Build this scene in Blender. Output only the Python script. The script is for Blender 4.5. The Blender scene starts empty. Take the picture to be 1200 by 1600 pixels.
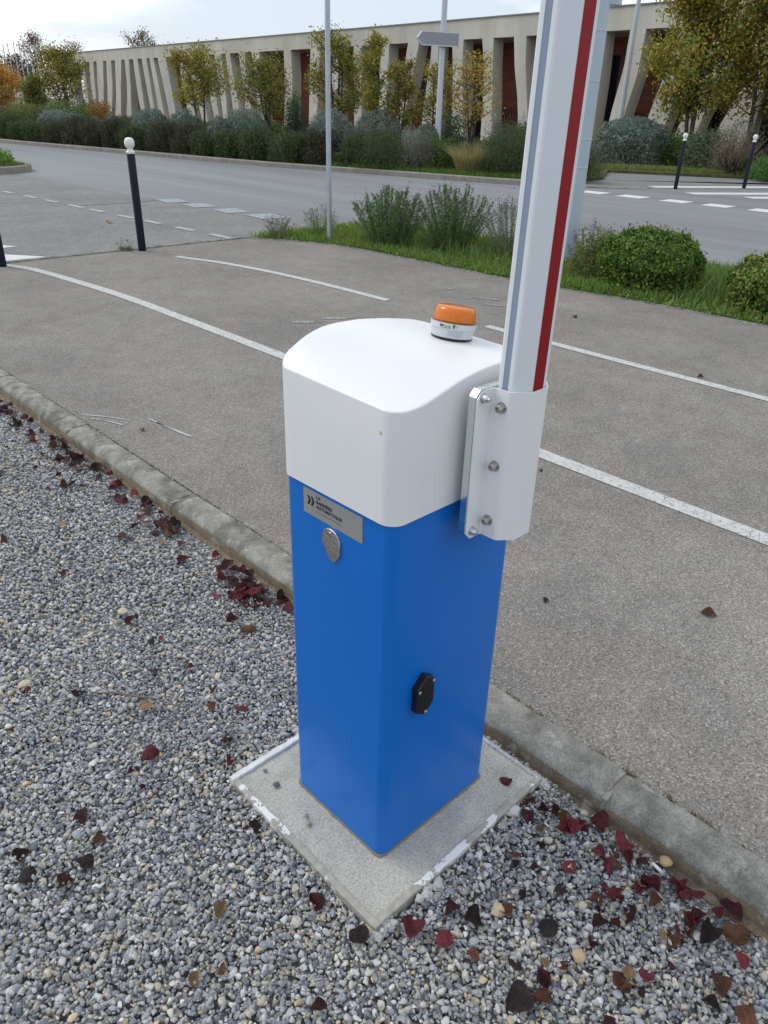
import bpy, bmesh, math, random
import numpy as np
from mathutils import Vector, Matrix, noise

S = bpy.context.scene
COL = S.collection
R = math.radians

# ------------------------------------------------------------------ camera
cam_d = bpy.data.cameras.new("camera")
cam_d.sensor_fit = 'VERTICAL'; cam_d.sensor_height = 36.0; cam_d.lens = 26.366
cam_d.clip_start = 0.05; cam_d.clip_end = 2000
cam_o = bpy.data.objects.new("camera", cam_d); COL.objects.link(cam_o)
CR = (0.7219240, -0.6915027, 0.0254907); CU = (0.3134545, 0.3596417, 0.8788653); CF = (0.6169052, 0.6264838, -0.4763885)
CP = (-0.84319, -0.83408, 1.62008)
cam_o.matrix_world = Matrix(((CR[0], CU[0], -CF[0], CP[0]), (CR[1], CU[1], -CF[1], CP[1]), (CR[2], CU[2], -CF[2], CP[2]), (0, 0, 0, 1)))
cam_d.dof.use_dof = False
S.camera = cam_o
S.render.resolution_x = 768; S.render.resolution_y = 1024

# ------------------------------------------------------------------ sky and sun
SUN_AZ = 112.0     # degrees from +X towards +Y: ahead of the camera, thin cloud over it
SUN_EL = 46.0
w = bpy.data.worlds.new("World"); S.world = w; w.use_nodes = True
nt = w.node_tree; nt.nodes.clear()
def N(t, **k):
    n = nt.nodes.new(t)
    for a, b in k.items(): setattr(n, a, b)
    return n
L = lambda a, b: nt.links.new(a, b)
wo = N('ShaderNodeOutputWorld'); bg = N('ShaderNodeBackground'); bg.inputs['Strength'].default_value = 0.1
sky = N('ShaderNodeTexSky'); sky.sky_type = 'NISHITA'; sky.sun_disc = False
sky.sun_elevation = R(SUN_EL); sky.sun_rotation = R(90 - SUN_AZ)
sky.air_density = 1.0; sky.dust_density = 2.0; sky.ozone_density = 1.0
tc = N('ShaderNodeTexCoord')
mp = N('ShaderNodeMapping'); mp.inputs['Scale'].default_value = (1.0, 1.6, 5.0); mp.inputs['Rotation'].default_value = (0, 0.12, 0.6)
mp.inputs['Location'].default_value = (2.0, 2.0, 0.0)
nz = N('ShaderNodeTexNoise'); nz.inputs['Scale'].default_value = 1.6; nz.inputs['Detail'].default_value = 6; nz.inputs['Roughness'].default_value = 0.5
cr = N('ShaderNodeValToRGB'); cr.color_ramp.elements[0].position = 0.47; cr.color_ramp.elements[1].position = 0.64
cr.color_ramp.elements[0].color = (0.25, 0.25, 0.25, 1)
mx = N('ShaderNodeMix', data_type='RGBA'); mx.clamp_result = False
pale = N('ShaderNodeMix', data_type='RGBA'); pale.inputs[0].default_value = 0.55
pale.inputs[7].default_value = (5.4, 7.0, 9.0, 1)      # thin high veil over the blue
mx.inputs[7].default_value = (12.0, 12.1, 12.2, 1)       # bright cloud
L(tc.outputs['Generated'], mp.inputs[0]); L(mp.outputs[0], nz.inputs['Vector']); L(nz.outputs['Fac'], cr.inputs[0])
L(sky.outputs[0], pale.inputs[6]); L(pale.outputs[2], mx.inputs[6]); L(cr.outputs[0], mx.inputs[0])
L(mx.outputs[2], bg.inputs['Color']); L(bg.outputs[0], wo.inputs[0])

sd = bpy.data.lights.new("sun", 'SUN'); sd.energy = 1.1; sd.angle = R(28); sd.color = (1.0, 0.96, 0.90)
so = bpy.data.objects.new("sun", sd); COL.objects.link(so)
sv = Vector((math.cos(R(SUN_EL)) * math.cos(R(SUN_AZ)), math.cos(R(SUN_EL)) * math.sin(R(SUN_AZ)), math.sin(R(SUN_EL))))
so.rotation_euler = sv.to_track_quat('Z', 'Y').to_euler(); so.location = (0, 0, 30)
S.view_settings.view_transform = 'Standard'; S.view_settings.look = 'None'
S.view_settings.gamma = 1.0; S.view_settings.exposure = 0.17; S.view_settings.use_curve_mapping = False
S.render.engine = 'CYCLES'
S.cycles.max_bounces = 8

# ------------------------------------------------------------------ materials
class MT:
    def __init__(s, name, rough=0.6, metal=0.0, col=(0.5, 0.5, 0.5), spec=0.5):
        s.m = bpy.data.materials.new(name); s.m.use_nodes = True
        s.t = s.m.node_tree; s.b = s.t.nodes['Principled BSDF']
        s.b.inputs['Roughness'].default_value = rough; s.b.inputs['Metallic'].default_value = metal
        s.b.inputs['Base Color'].default_value = (*col, 1); s.b.inputs['Specular IOR Level'].default_value = spec
        s.tc = None
    def n(s, t, **k):
        x = s.t.nodes.new(t)
        for a, b in k.items(): setattr(x, a, b)
        return x
    def l(s, a, b): s.t.links.new(a, b)
    def co(s, scale=None):
        if not s.tc: s.tc = s.n('ShaderNodeTexCoord')
        if scale is None: return s.tc.outputs['Object']
        m = s.n('ShaderNodeMapping'); m.inputs['Scale'].default_value = scale
        s.l(s.tc.outputs['Object'], m.inputs[0]); return m.outputs[0]
    def noise(s, scale, detail=4, rough=0.55, vec=None, out='Fac', dist=0):
        x = s.n('ShaderNodeTexNoise'); x.inputs['Scale'].default_value = scale; x.inputs['Detail'].default_value = detail
        x.inputs['Roughness'].default_value = rough; x.inputs['Distortion'].default_value = dist
        s.l(vec or s.co(), x.inputs['Vector']); return x.outputs[out]
    def vor(s, scale, vec=None, feat='F1', out='Color', rnd=1):
        x = s.n('ShaderNodeTexVoronoi'); x.feature = feat; x.inputs['Scale'].default_value = scale
        x.inputs['Randomness'].default_value = rnd
        s.l(vec or s.co(), x.inputs['Vector']); return x.outputs[out]
    def ramp(s, fac, stops, interp='LINEAR'):
        x = s.n('ShaderNodeValToRGB'); e = x.color_ramp.elements; x.color_ramp.interpolation = interp
        while len(e) > 1: e.remove(e[0])
        e[0].position = stops[0][0]; e[0].color = tocol(stops[0][1])
        for p, c in stops[1:]:
            q = e.new(p); q.color = tocol(c)
        s.l(fac, x.inputs[0]); return x.outputs[0]
    def mix(s, fac, a, b, mode='MIX'):
        x = s.n('ShaderNodeMix', data_type='RGBA', blend_type=mode)
        for sock, v in ((x.inputs[0], fac), (x.inputs[6], a), (x.inputs[7], b)):
            if isinstance(v, (int, float)): sock.default_value = v if sock == x.inputs[0] else (v, v, v, 1)
            elif isinstance(v, tuple): sock.default_value = tocol(v)
            else: s.l(v, sock)
        return x.outputs[2]
    def math(s, op, a, b=0.0):
        x = s.n('ShaderNodeMath', operation=op)
        for sock, v in ((x.inputs[0], a), (x.inputs[1], b)):
            if isinstance(v, (int, float)): sock.default_value = v
            else: s.l(v, sock)
        return x.outputs[0]
    def col(s, c): s.l(c, s.b.inputs['Base Color']); return s
    def rgh(s, c): s.l(c, s.b.inputs['Roughness']); return s
    def bump(s, h, strength=0.3, dist=0.01):
        x = s.n('ShaderNodeBump'); x.inputs['Strength'].default_value = strength; x.inputs['Distance'].default_value = dist
        s.l(h, x.inputs['Height']); s.l(x.outputs[0], s.b.inputs['Normal']); return s
def tocol(c):
    if isinstance(c, (int, float)): return (c, c, c, 1)
    return (*c, 1) if len(c) == 3 else c

def m_asphalt(name, lo, mid, hi, scale, patch=0.85, worn=None):
    M = MT(name, 0.9, spec=0.25)
    v1 = M.vor(scale); g = M.n('ShaderNodeSeparateColor'); M.l(v1, g.inputs[0])
    n1 = M.noise(scale * 0.55, 3, 0.7)
    f = M.math('ADD', M.math('MULTIPLY', g.outputs[0], 0.55), M.math('MULTIPLY', n1, 0.45))
    c = M.ramp(f, [(0.12, lo), (0.42, mid), (0.62, mid), (0.86, hi)])
    big = M.noise(0.9, 5, 0.6); br = M.ramp(big, [(0.3, patch), (0.7, 1.12)])
    med = M.noise(6.5, 4, 0.6); mr = M.ramp(med, [(0.3, 0.9), (0.7, 1.08)])
    c = M.mix(1.0, M.mix(1.0, c, br, 'MULTIPLY'), mr, 'MULTIPLY')
    tint = M.noise(1.7, 3); c = M.mix(M.ramp(tint, [(0.45, 0.0), (0.75, 0.35)]), c, M.mix(1.0, c, (1.12, 1.0, 0.88), 'MULTIPLY'))
    M.col(c)
    M.bump(M.math('ADD', M.vor(scale * 1.0, out='Distance'), M.math('MULTIPLY', n1, 0.8)), 0.9, 0.004)
    return M.m
PATH = m_asphalt('path_asphalt', (0.090, 0.083, 0.076), (0.250, 0.233, 0.212), (0.50, 0.47, 0.43), 200, 0.84)
DRIVE = m_asphalt('drive_asphalt', (0.12, 0.12, 0.118), (0.215, 0.215, 0.21), (0.36, 0.36, 0.35), 90, 0.84)
def m_road():
    M = MT('road_asphalt', 0.75, spec=0.35)
    f = M.noise(60, 3, 0.7); c = M.ramp(f, [(0.25, (0.16, 0.165, 0.17)), (0.75, (0.26, 0.267, 0.275))])
    st = M.noise(1.0, 3, 0.5, M.co((1.3, 0.08, 1))); c = M.mix(1.0, c, M.ramp(st, [(0.3, 0.82), (0.7, 1.15)]), 'MULTIPLY')
    M.col(c); M.bump(f, 0.4, 0.003); return M.m
ROAD = m_road()
def m_paint(name, wear, c1=(0.58, 0.58, 0.56), scale=60, cracks=True):
    M = MT(name, 0.75, spec=0.3)
    c = M.ramp(M.noise(25, 4), [(0.3, tuple(x * 0.82 for x in c1)), (0.7, c1)])
    f = M.noise(scale, 5, 0.75); g = M.vor(170, out='Distance')
    ff = M.math('ADD', f, M.math('MULTIPLY', g, -0.12))
    fac = M.ramp(ff, [(wear - 0.04, 1.0), (wear + 0.04, 0.0)])
    c = M.mix(fac, c, (0.21, 0.205, 0.195))
    if cracks:
        d = M.vor(11, M.co(), 'DISTANCE_TO_EDGE', 'Distance')
        nn = M.noise(9, 2); d2 = M.math('ADD', d, M.math('MULTIPLY', nn, 0.05))
        c = M.mix(M.ramp(d2, [(0.026, 0.75), (0.042, 0.0)]), c, (0.15, 0.145, 0.14))
    M.col(c); M.bump(f, 0.4, 0.002); return M.m
PAINT = m_paint('line_paint', 0.345)
PAINT_OLD = m_paint('line_paint_faded', 0.62, (0.42, 0.43, 0.43), 30, False)
PAINT_DASH = m_paint('dash_paint', 0.40, (0.50, 0.51, 0.51), 40, False)
PAINT_NEW = m_paint('crossing_paint', 0.33, (0.72, 0.72, 0.72), 40, False)
PAINT_BLUE = m_paint('faded_block_paint', 0.42, (0.40, 0.45, 0.50), 40, False)
PAINT_SMUDGE = m_paint('smudged_paint', 0.50, (0.45, 0.45, 0.43), 45, False)

def m_concrete(name, a, b, scale=14, speck=True, moss=0.0, rough=0.85, bump=0.4, streak=None):
    M = MT(name, rough, spec=0.3)
    n1 = M.noise(scale, 6, 0.62); c = M.ramp(n1, [(0.3, a), (0.7, b)])
    if speck:
        sp = M.noise(170, 3, 0.7); c = M.mix(1.0, c, M.ramp(sp, [(0.35, 0.70), (0.6, 1.12)]), 'MULTIPLY')
    if moss:
        ms = M.noise(7, 5, 0.7); c = M.mix(M.ramp(ms, [(0.48, 0.0), (0.64, moss)]), c, (0.07, 0.07, 0.052)); ws = M.noise(16, 5, 0.75); c = M.mix(M.ramp(ws, [(0.56, 0.0), (0.66, 0.45)]), c, (0.50, 0.49, 0.46))
    if streak:
        st = M.noise(1.0, 3, 0.6, M.co(streak)); c = M.mix(1.0, c, M.ramp(st, [(0.3, 0.85), (0.7, 1.08)]), 'MULTIPLY')
    M.col(c); M.bump(M.noise(120, 4, 0.7), bump, 0.004); return M.m
KERB = m_concrete('kerb_concrete', (0.125, 0.123, 0.105), (0.36, 0.35, 0.31), 12, True, 0.6)
KERB_FACE = m_concrete('kerb_stained_face', (0.15, 0.118, 0.08), (0.28, 0.225, 0.16), 12, True, 0.4)
KERB_FAR = m_concrete('far_kerb_concrete', (0.22, 0.20, 0.17), (0.31, 0.29, 0.25), 4, False, 0.1)
MORTAR = m_concrete('mortar', (0.24, 0.225, 0.20), (0.34, 0.32, 0.28), 20)
SLAB = m_concrete('slab_concrete', (0.38, 0.37, 0.325), (0.55, 0.535, 0.475), 6, True, 0.22)
CRUMB = m_concrete('cement_crumb', (0.38, 0.38, 0.37), (0.52, 0.52, 0.51), 30)
FACADE = m_concrete('facade_concrete', (0.50, 0.475, 0.41), (0.61, 0.585, 0.515), 0.6, False, 0, 0.8, 0.1, (0.8, 0.8, 0.06))
REVEAL = FACADE
COPING = MT('coping_metal', 0.5, 0.2, (0.22, 0.23, 0.24)).m
def m_rim():
    M = MT('flaking_white_rim', 0.7)
    f = M.noise(9, 5, 0.7, M.co((1, 1, 1)))
    c0 = M.ramp(M.noise(40, 4), [(0.3, (0.28, 0.27, 0.23)), (0.7, (0.42, 0.40, 0.35))])
    M.col(M.mix(M.ramp(f, [(0.545, 0.0), (0.562, 1.0)]), c0, (0.74, 0.74, 0.73)))
    M.bump(f, 0.4, 0.004); return M.m
RIM = m_rim()
RIM_WHITE = m_concrete('white_rim', (0.60, 0.60, 0.59), (0.76, 0.76, 0.75), 16, False, 0.1)
def m_white():
    M = MT('white_powder_coat', 0.34, col=(0.79, 0.79, 0.79), spec=0.5)
    n_ = M.noise(420, 2, 0.5); M.bump(n_, 0.12, 0.0006)
    d = M.noise(5, 4, 0.6); M.col(M.ramp(d, [(0.25, (0.765, 0.77, 0.775)), (0.6, (0.80, 0.80, 0.80))])); return M.m
WHITE = m_white()
WHITE_ALU = MT('white_lacquered_aluminium', 0.3, col=(0.72, 0.745, 0.775)).m
def m_blue():
    M = MT('blue_powder_coat', 0.28, spec=0.36)
    d = M.noise(3.5, 4, 0.6); M.col(M.ramp(d, [(0.3, (0.0008, 0.142, 0.55)), (0.7, (0.0010, 0.153, 0.575))]))
    M.rgh(M.ramp(M.noise(9, 4, 0.65), [(0.3, 0.28), (0.75, 0.31)]))
    return M.m
BLUE = m_blue()
RED = MT('red_reflective_strip', 0.5, col=(0.27, 0.003, 0.005), spec=0.25).m
SLOT = MT('grey_blue_slot_profile', 0.55, col=(0.24, 0.30, 0.40)).m
def m_zinc(name, c, rough):
    M = MT(name, rough, 1.0, c); M.rgh(M.ramp(M.noise(60, 4), [(0.3, rough - 0.08), (0.7, rough + 0.12)])); return M.m
ZINC = m_zinc('zinc_plated_steel', (0.72, 0.78, 0.74), 0.22)
STEEL = m_zinc('stainless_steel', (0.50, 0.48, 0.46), 0.30)
def m_speckled_chrome():
    M = MT('speckled_chrome', 0.16, 1.0, (0.70, 0.69, 0.66)); v = M.noise(150, 4, 0.7, M.co((1, 0.6, 1.3)), dist=1.5)
    M.col(M.ramp(v, [(0.38, (0.34, 0.33, 0.30)), (0.56, (0.58, 0.56, 0.52))])); M.bump(v, 0.5, 0.003); return M.m  # darker and lighter speckles in the base colour, bump from the same noise
CHROME = m_speckled_chrome()
def m_galv():
    M = MT('galvanised_steel', 0.45, 0.75, (0.50, 0.55, 0.60))
    M.col(M.ramp(M.noise(14, 4, 0.6, M.co((1, 1, 0.3))), [(0.3, (0.40, 0.44, 0.48)), (0.7, (0.52, 0.57, 0.62))])); return M.m
GALV = m_galv()
LIGHTGREY = MT('light_grey_painted_steel', 0.45, 0.1, (0.52, 0.56, 0.60)).m
PALEPOST = MT('pale_blue_grey_painted_steel', 0.42, 0.1, (0.46, 0.53, 0.60)).m
SIGNBACK = MT('grey_sign_back', 0.5, 0.5, (0.30, 0.31, 0.33)).m
NAVY = MT('navy_black_paint', 0.5, col=(0.004, 0.006, 0.016), spec=0.25).m
BALLW = MT('white_ball_paint', 0.45, col=(0.76, 0.75, 0.71)).m
BLACK = MT('black_plastic', 0.35, col=(0.008, 0.008, 0.009)).m
INK = MT('black_print', 0.6, col=(0.012, 0.012, 0.013)).m
PLATE = MT('brushed_silver_plate', 0.38, 0.5, (0.42, 0.415, 0.41)).m
BEACONW = MT('pale_grey_plastic', 0.4, col=(0.60, 0.62, 0.64)).m
GREENY = MT('yellow_green_mark', 0.5, col=(0.35, 0.42, 0.06)).m
def m_amber():
    M = MT('amber_lens', 0.14, col=(1.0, 0.36, 0.03)); M.b.inputs['Transmission Weight'].default_value = 0.6
    M.b.inputs['IOR'].default_value = 1.45; return M.m
AMBER = m_amber()
AMBER_IN = MT('amber_inner', 0.35, col=(0.95, 0.42, 0.06)).m
def m_wood():
    M = MT('red_brown_cladding', 0.6)
    c = M.ramp(M.noise(1.2, 4, 0.6, M.co((1, 1, 9))), [(0.3, (0.12, 0.030, 0.015)), (0.7, (0.26, 0.075, 0.036))])
    M.col(c); return M.m
WOOD = m_wood()
GLASSD = MT('dark_window_glass', 0.12, col=(0.012, 0.016, 0.022)).m
RAIL = MT('dark_railing_metal', 0.5, 0.5, (0.05, 0.045, 0.045)).m
BARK = MT('grey_brown_bark', 0.9, col=(0.075, 0.06, 0.048)).m
def m_earth():
    M = MT('planting_bed_earth', 0.95, spec=0.15)
    c = M.ramp(M.noise(3, 6, 0.7), [(0.3, (0.07, 0.055, 0.035)), (0.5, (0.10, 0.10, 0.045)), (0.75, (0.16, 0.13, 0.08))])
    M.col(c); M.bump(M.noise(30, 4), 0.6, 0.03); return M.m
EARTH = m_earth()
GBASE = m_concrete('gravel_bed', (0.13, 0.13, 0.13), (0.26, 0.26, 0.255), 60, True, 0)
def m_attr(name, rough=0.7, trans=0.25, bumps=None, spec=0.3):
    M = MT(name, rough, spec=spec)
    a = M.n('ShaderNodeAttribute'); a.attribute_name = 'col'; M.col(a.outputs['Color'])
    if bumps: M.bump(M.noise(bumps[0], 3), bumps[1], bumps[2])
    if trans:
        tr = M.n('ShaderNodeBsdfTranslucent'); M.l(a.outputs['Color'], tr.inputs[0])
        mx = M.n('ShaderNodeMixShader'); mx.inputs[0].default_value = trans
        out = M.t.nodes['Material Output']; M.l(M.b.outputs[0], mx.inputs[1]); M.l(tr.outputs[0], mx.inputs[2]); M.l(mx.outputs[0], out.inputs[0])
    return M.m
LEAFM = m_attr('foliage', 0.6, 0.33)
def m_stone():
    M = MT('gravel_stone', 0.8, spec=0.3)
    a = M.n('ShaderNodeAttribute'); a.attribute_name = 'col'
    v = M.noise(190, 4, 0.65); c = M.mix(1.0, a.outputs['Color'], M.ramp(v, [(0.3, 0.80), (0.65, 1.14)]), 'MULTIPLY')
    ve = M.noise(60, 3, 0.5, M.co((1, 3, 2)), dist=1.5); c = M.mix(M.ramp(ve, [(0.60, 0.0), (0.66, 0.4)]), c, (0.55, 0.55, 0.54))
    M.col(c); M.bump(v, 0.3, 0.002); return M.m
STONE = m_stone()
def m_leafdead(name, a, b, rough=0.45):
    M = MT(name, rough, spec=0.45)
    c = M.ramp(M.noise(2.2, 5, 0.65), [(0.35, a), (0.62, b)]); ob = M.n('ShaderNodeObjectInfo'); c = M.mix(1.0, c, M.ramp(ob.outputs['Random'], [(0.0, 0.65), (1.0, 1.3)]), 'MULTIPLY')
    c = M.mix(M.ramp(M.noise(4.0, 4, 0.7), [(0.56, 0.0), (0.68, 0.65)]), c, (0.035, 0.02, 0.016)); M.col(c)
    tr = M.n('ShaderNodeBsdfTranslucent'); M.l(c, tr.inputs[0])
    mx_ = M.n('ShaderNodeMixShader'); mx_.inputs[0].default_value = 0.15
    out = M.t.nodes['Material Output']; M.l(M.b.outputs[0], mx_.inputs[1]); M.l(tr.outputs[0], mx_.inputs[2]); M.l(mx_.outputs[0], out.inputs[0])
    M.bump(M.noise(9, 4), 0.6, 0.06); return M.m
DL = {'crimson': m_leafdead('crimson_leaf', (0.09, 0.012, 0.018), (0.23, 0.032, 0.045)),
      'maroon': m_leafdead('maroon_leaf', (0.036, 0.010, 0.014), (0.11, 0.022, 0.030)),
      'dark': m_leafdead('dark_leaf', (0.016, 0.011, 0.012), (0.05, 0.026, 0.026)),
      'brown': m_leafdead('brown_leaf', (0.075, 0.028, 0.016), (0.20, 0.085, 0.042), 0.6),
      'tan': m_leafdead('tan_leaf', (0.30, 0.19, 0.09), (0.45, 0.31, 0.17), 0.6),
      'pink': m_leafdead('pink_red_leaf', (0.19, 0.028, 0.042), (0.30, 0.065, 0.075))}

# ------------------------------------------------------------------ helpers
def tag(o, label, cat, group=None):
    o['label'] = label; o['category'] = cat
    if group: o['group'] = group
    return o
def empty(name, loc, label, cat, group=None, rz=0.0):
    o = bpy.data.objects.new(name, None); COL.objects.link(o); o.location = loc; o.rotation_euler = (0, 0, rz)
    o.empty_display_size = 0.1
    return tag(o, label, cat, group)
def link(name, me, mat, parent=None, loc=(0, 0, 0)):
    o = bpy.data.objects.new(name, me); COL.objects.link(o); o.location = loc
    if mat is not None and not me.materials: me.materials.append(mat)
    if parent is not None: o.parent = parent
    return o
def mesh(name, vs, fs, mats=None, smooth=False):
    me = bpy.data.meshes.new(name); me.from_pydata([tuple(v) for v in vs], [], fs); me.update()
    if mats:
        for m in (mats if isinstance(mats, (list, tuple)) else [mats]): me.materials.append(m)
    if smooth: me.polygons.foreach_set('use_smooth', [True] * len(me.polygons))
    return me
def np_mesh(name, V, F, mat, C=None, smooth=False, clusters=None):
    """V (n,3), F (m,k) equal-sized faces, C (n,3) colour per vertex"""
    me = bpy.data.meshes.new(name); n, m, k = len(V), len(F), F.shape[1]
    me.vertices.add(n); me.loops.add(m * k); me.polygons.add(m)
    me.vertices.foreach_set('co', V.astype(np.float32).ravel())
    me.loops.foreach_set('vertex_index', F.astype(np.int32).ravel())
    me.polygons.foreach_set('loop_start', np.arange(0, m * k, k, dtype=np.int32))
    me.polygons.foreach_set('loop_total', np.full(m, k, dtype=np.int32))
    me.update(calc_edges=True)
    if smooth: me.polygons.foreach_set('use_smooth', np.ones(m, dtype=bool))
    if C is not None:
        at = me.attributes.new('col', 'FLOAT_COLOR', 'POINT')
        at.data.foreach_set('color', np.concatenate([C, np.ones((n, 1))], 1).astype(np.float32).ravel())
    me.materials.append(mat); return me
class BM:
    """collects simple solids into one mesh"""
    def __init__(s): s.b = bmesh.new()
    def box(s, c, d, rot=None, bev=0.0, mi=0):
        r = bmesh.ops.create_cube(s.b, size=1.0); vs = r['verts']
        M = Matrix.Translation(c) @ (rot.to_4x4() if rot else Matrix.Identity(4)) @ Matrix.Diagonal((*d, 1))
        bmesh.ops.transform(s.b, matrix=M, verts=vs)
        fs = set(f for v in vs for f in v.link_faces)
        for f in fs: f.material_index = mi
        if bev: bmesh.ops.bevel(s.b, geom=list(set(e for v in vs for e in v.link_edges)), offset=bev, segments=2, affect='EDGES', profile=0.6)
        return s
    def ring_loft(s, rings, cap0=True, cap1=True, smooth=True, mi=0, closed=True):
        R_ = [[s.b.verts.new(p) for p in ring] for ring in rings]; n = len(R_[0])
        for a, b in zip(R_[:-1], R_[1:]):
            for i in range(n if closed else n - 1):
                j = (i + 1) % n
                f = s.b.faces.new((a[i], a[j], b[j], b[i])); f.smooth = smooth; f.material_index = mi
        if cap0: f = s.b.faces.new(R_[0][::-1]); f.material_index = mi
        if cap1: f = s.b.faces.new(R_[-1]); f.material_index = mi
        return s
    def lathe(s, prof, n=32, M=None, mi=0, smooth=True):
        rings = []
        for r, z in prof:
            r = max(r, 1e-5); ring = [Vector((r * math.cos(2 * math.pi * i / n), r * math.sin(2 * math.pi * i / n), z)) for i in range(n)]
            rings.append([M @ p for p in ring] if M else ring)
        return s.ring_loft(rings, mi=mi, smooth=smooth)
    def tube(s, pts, rad, n=8, mi=0):
        pts = [Vector(p) for p in pts]; rings = []
        for i, p in enumerate(pts):
            t = (pts[min(i + 1, len(pts) - 1)] - pts[max(i - 1, 0)]).normalized()
            a = t.orthogonal().normalized(); a = (Vector((0, 0, 1)).cross(t) if abs(t.z) < 0.95 else Vector((1, 0, 0)).cross(t)).normalized()
            b = t.cross(a); r = rad[i] if isinstance(rad, (list, tuple)) else rad
            rings.append([p + a * r * math.cos(2 * math.pi * k / n) + b * r * math.sin(2 * math.pi * k / n) for k in range(n)])
        return s.ring_loft(rings, mi=mi)
    def prism(s, poly, z0, z1, mi=0, smooth=False):
        return s.ring_loft([[(x, y, z0) for x, y in poly], [(x, y, z1) for x, y in poly]], smooth=smooth, mi=mi)
    def build(s, name, mats, parent=None, loc=(0, 0, 0), sharp=None):
        bmesh.ops.recalc_face_normals(s.b, faces=s.b.faces)
        me = bpy.data.meshes.new(name); s.b.to_mesh(me); s.b.free()
        for m in (mats if isinstance(mats, (list, tuple)) else [mats]): me.materials.append(m)
        if sharp: 
            me.set_sharp_from_angle(angle=R(sharp))
        return link(name, me, None, parent, loc)
def sheet(name, poly, z, mat):
    me = mesh(name, [(x, y, z) for x, y in poly], [list(range(len(poly)))], mat)
    o = link(name, me, None); o['kind'] = 'structure'; return o
def strip(pts, wd, z=0.0):
    """flat ribbon following pts -> verts, faces"""
    vs, fs = [], []
    for i, p in enumerate(pts):
        a = Vector(pts[max(i - 1, 0)]); b = Vector(pts[min(i + 1, len(pts) - 1)]); t = (b - a).normalized(); nn = Vector((-t.y, t.x)) * wd / 2
        vs += [(p[0] + nn.x, p[1] + nn.y, z), (p[0] - nn.x, p[1] - nn.y, z)]
        if i: k = 2 * i; fs.append((k - 2, k - 1, k + 1, k))
    return vs, fs
def smooth_line(pts, n=8):
    out = []
    P = [Vector(p) for p in pts]
    for i in range(len(P) - 1):
        p0 = P[max(i - 1, 0)]; p1 = P[i]; p2 = P[i + 1]; p3 = P[min(i + 2, len(P) - 1)]
        for k in range(n):
            t = k / n
            out.append(0.5 * ((2 * p1) + (p2 - p0) * t + (2 * p0 - 5 * p1 + 4 * p2 - p3) * t * t + (3 * p1 - p0 - 3 * p2 + p3) * t ** 3))
    out.append(P[-1]); return out
def rrect(x0, y0, x1, y1, r, n=6):
    pts = []
    for cx, cy, a0 in ((x1 - r, y1 - r, 0), (x0 + r, y1 - r, 90), (x0 + r, y0 + r, 180), (x1 - r, y0 + r, 270)):
        for k in range(n + 1):
            a = R(a0 + 90 * k / n); pts.append((cx + r * math.cos(a), cy + r * math.sin(a)))
    return pts
# ------------------------------------------------------------------ ground, roads, kerbs
def st(o): o['kind'] = 'structure'; return o
sheet('ground', [(-400, -400), (500, -400), (500, 700), (-400, 700)], -0.06, EARTH)
sheet('gravel_bed_base', [(-7, -6), (0.56, -6), (0.56, 9), (-7, 9)], -0.010, GBASE)
sheet('road', [(0.6, -60), (60, -60), (60, 40), (12, 120), (-30, 120), (-30, 7.9), (0.6, 7.9)], 0.044, ROAD)
drv = [(-12, 7.86), (7.25, 7.86), (6.94, 9.45), (6.6, 10.6), (6.4, 11.5), (6.22, 12.6), (6.14, 13.8), (6.08, 15.5), (6.0, 17.6), (5.8, 18.9), (-12, 19.2)]
sheet('driveway', drv, 0.050, DRIVE)
vfront = smooth_line([(5.05, 7.86), (5.20, 7.55), (5.50, 7.1), (5.66, 6.4), (5.70, 5.1), (5.72, 4.0), (5.80, 3.3), (5.90, 2.6), (5.93, 1.6), (5.93, -1), (5.93, -8)], 5)
vback = [(8.6, -8), (8.6, 0), (8.45, 2.0), (8.25, 3.1), (7.85, 5.2), (7.55, 6.6), (7.2, 7.9)]
path_poly = [(0.64, -8), (5.93, -8)] + [(p.x, p.y) for p in reversed(vfront)][1:] + [(0.64, 7.86)]
sheet('path', path_poly, 0.052, PATH)
sheet('verge_soil', [(p.x, p.y) for p in vfront] + vback, 0.060, EARTH)
K0 = [(9, 90), (10.2, 40), (10.43, 31.66), (11.6, 24.7), (12.66, 18.43), (13.82, 14.42), (14.75, 11.3), (15.25, 10.45)]
K = [(p.x, p.y) for p in smooth_line(K0, 6)]
apron_front = [(15.25, 10.45), (15.75, 9.75), (16.4, 9.1), (17.0, 8.72), (21.0, 6.45), (30, 1.3)]
sheet('pavement', apron_front + [(34, -1), (27, 2), (22.8, 8.2), (20.6, 12.0), (18.05, 10.6), (16.0, 10.6)], 0.056, DRIVE)
bed = K + [(16.2, 10.55), (18.05, 10.6), (20.6, 12.0), (22.8, 8.2), (27, 2), (36, -10), (90, -20), (120, 120), (9, 120)]
bed_o = sheet('planting_bed_soil', bed, 0.13, EARTH)
st(link('planting_bed_side', mesh('planting_bed_side', [(x, y, z) for x, y in bed[len(K) - 1:len(K) + 5] for z in (0.0, 0.13)],
        [(2 * i, 2 * i + 2, 2 * i + 3, 2 * i + 1) for i in range(5)], EARTH), None))
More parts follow.
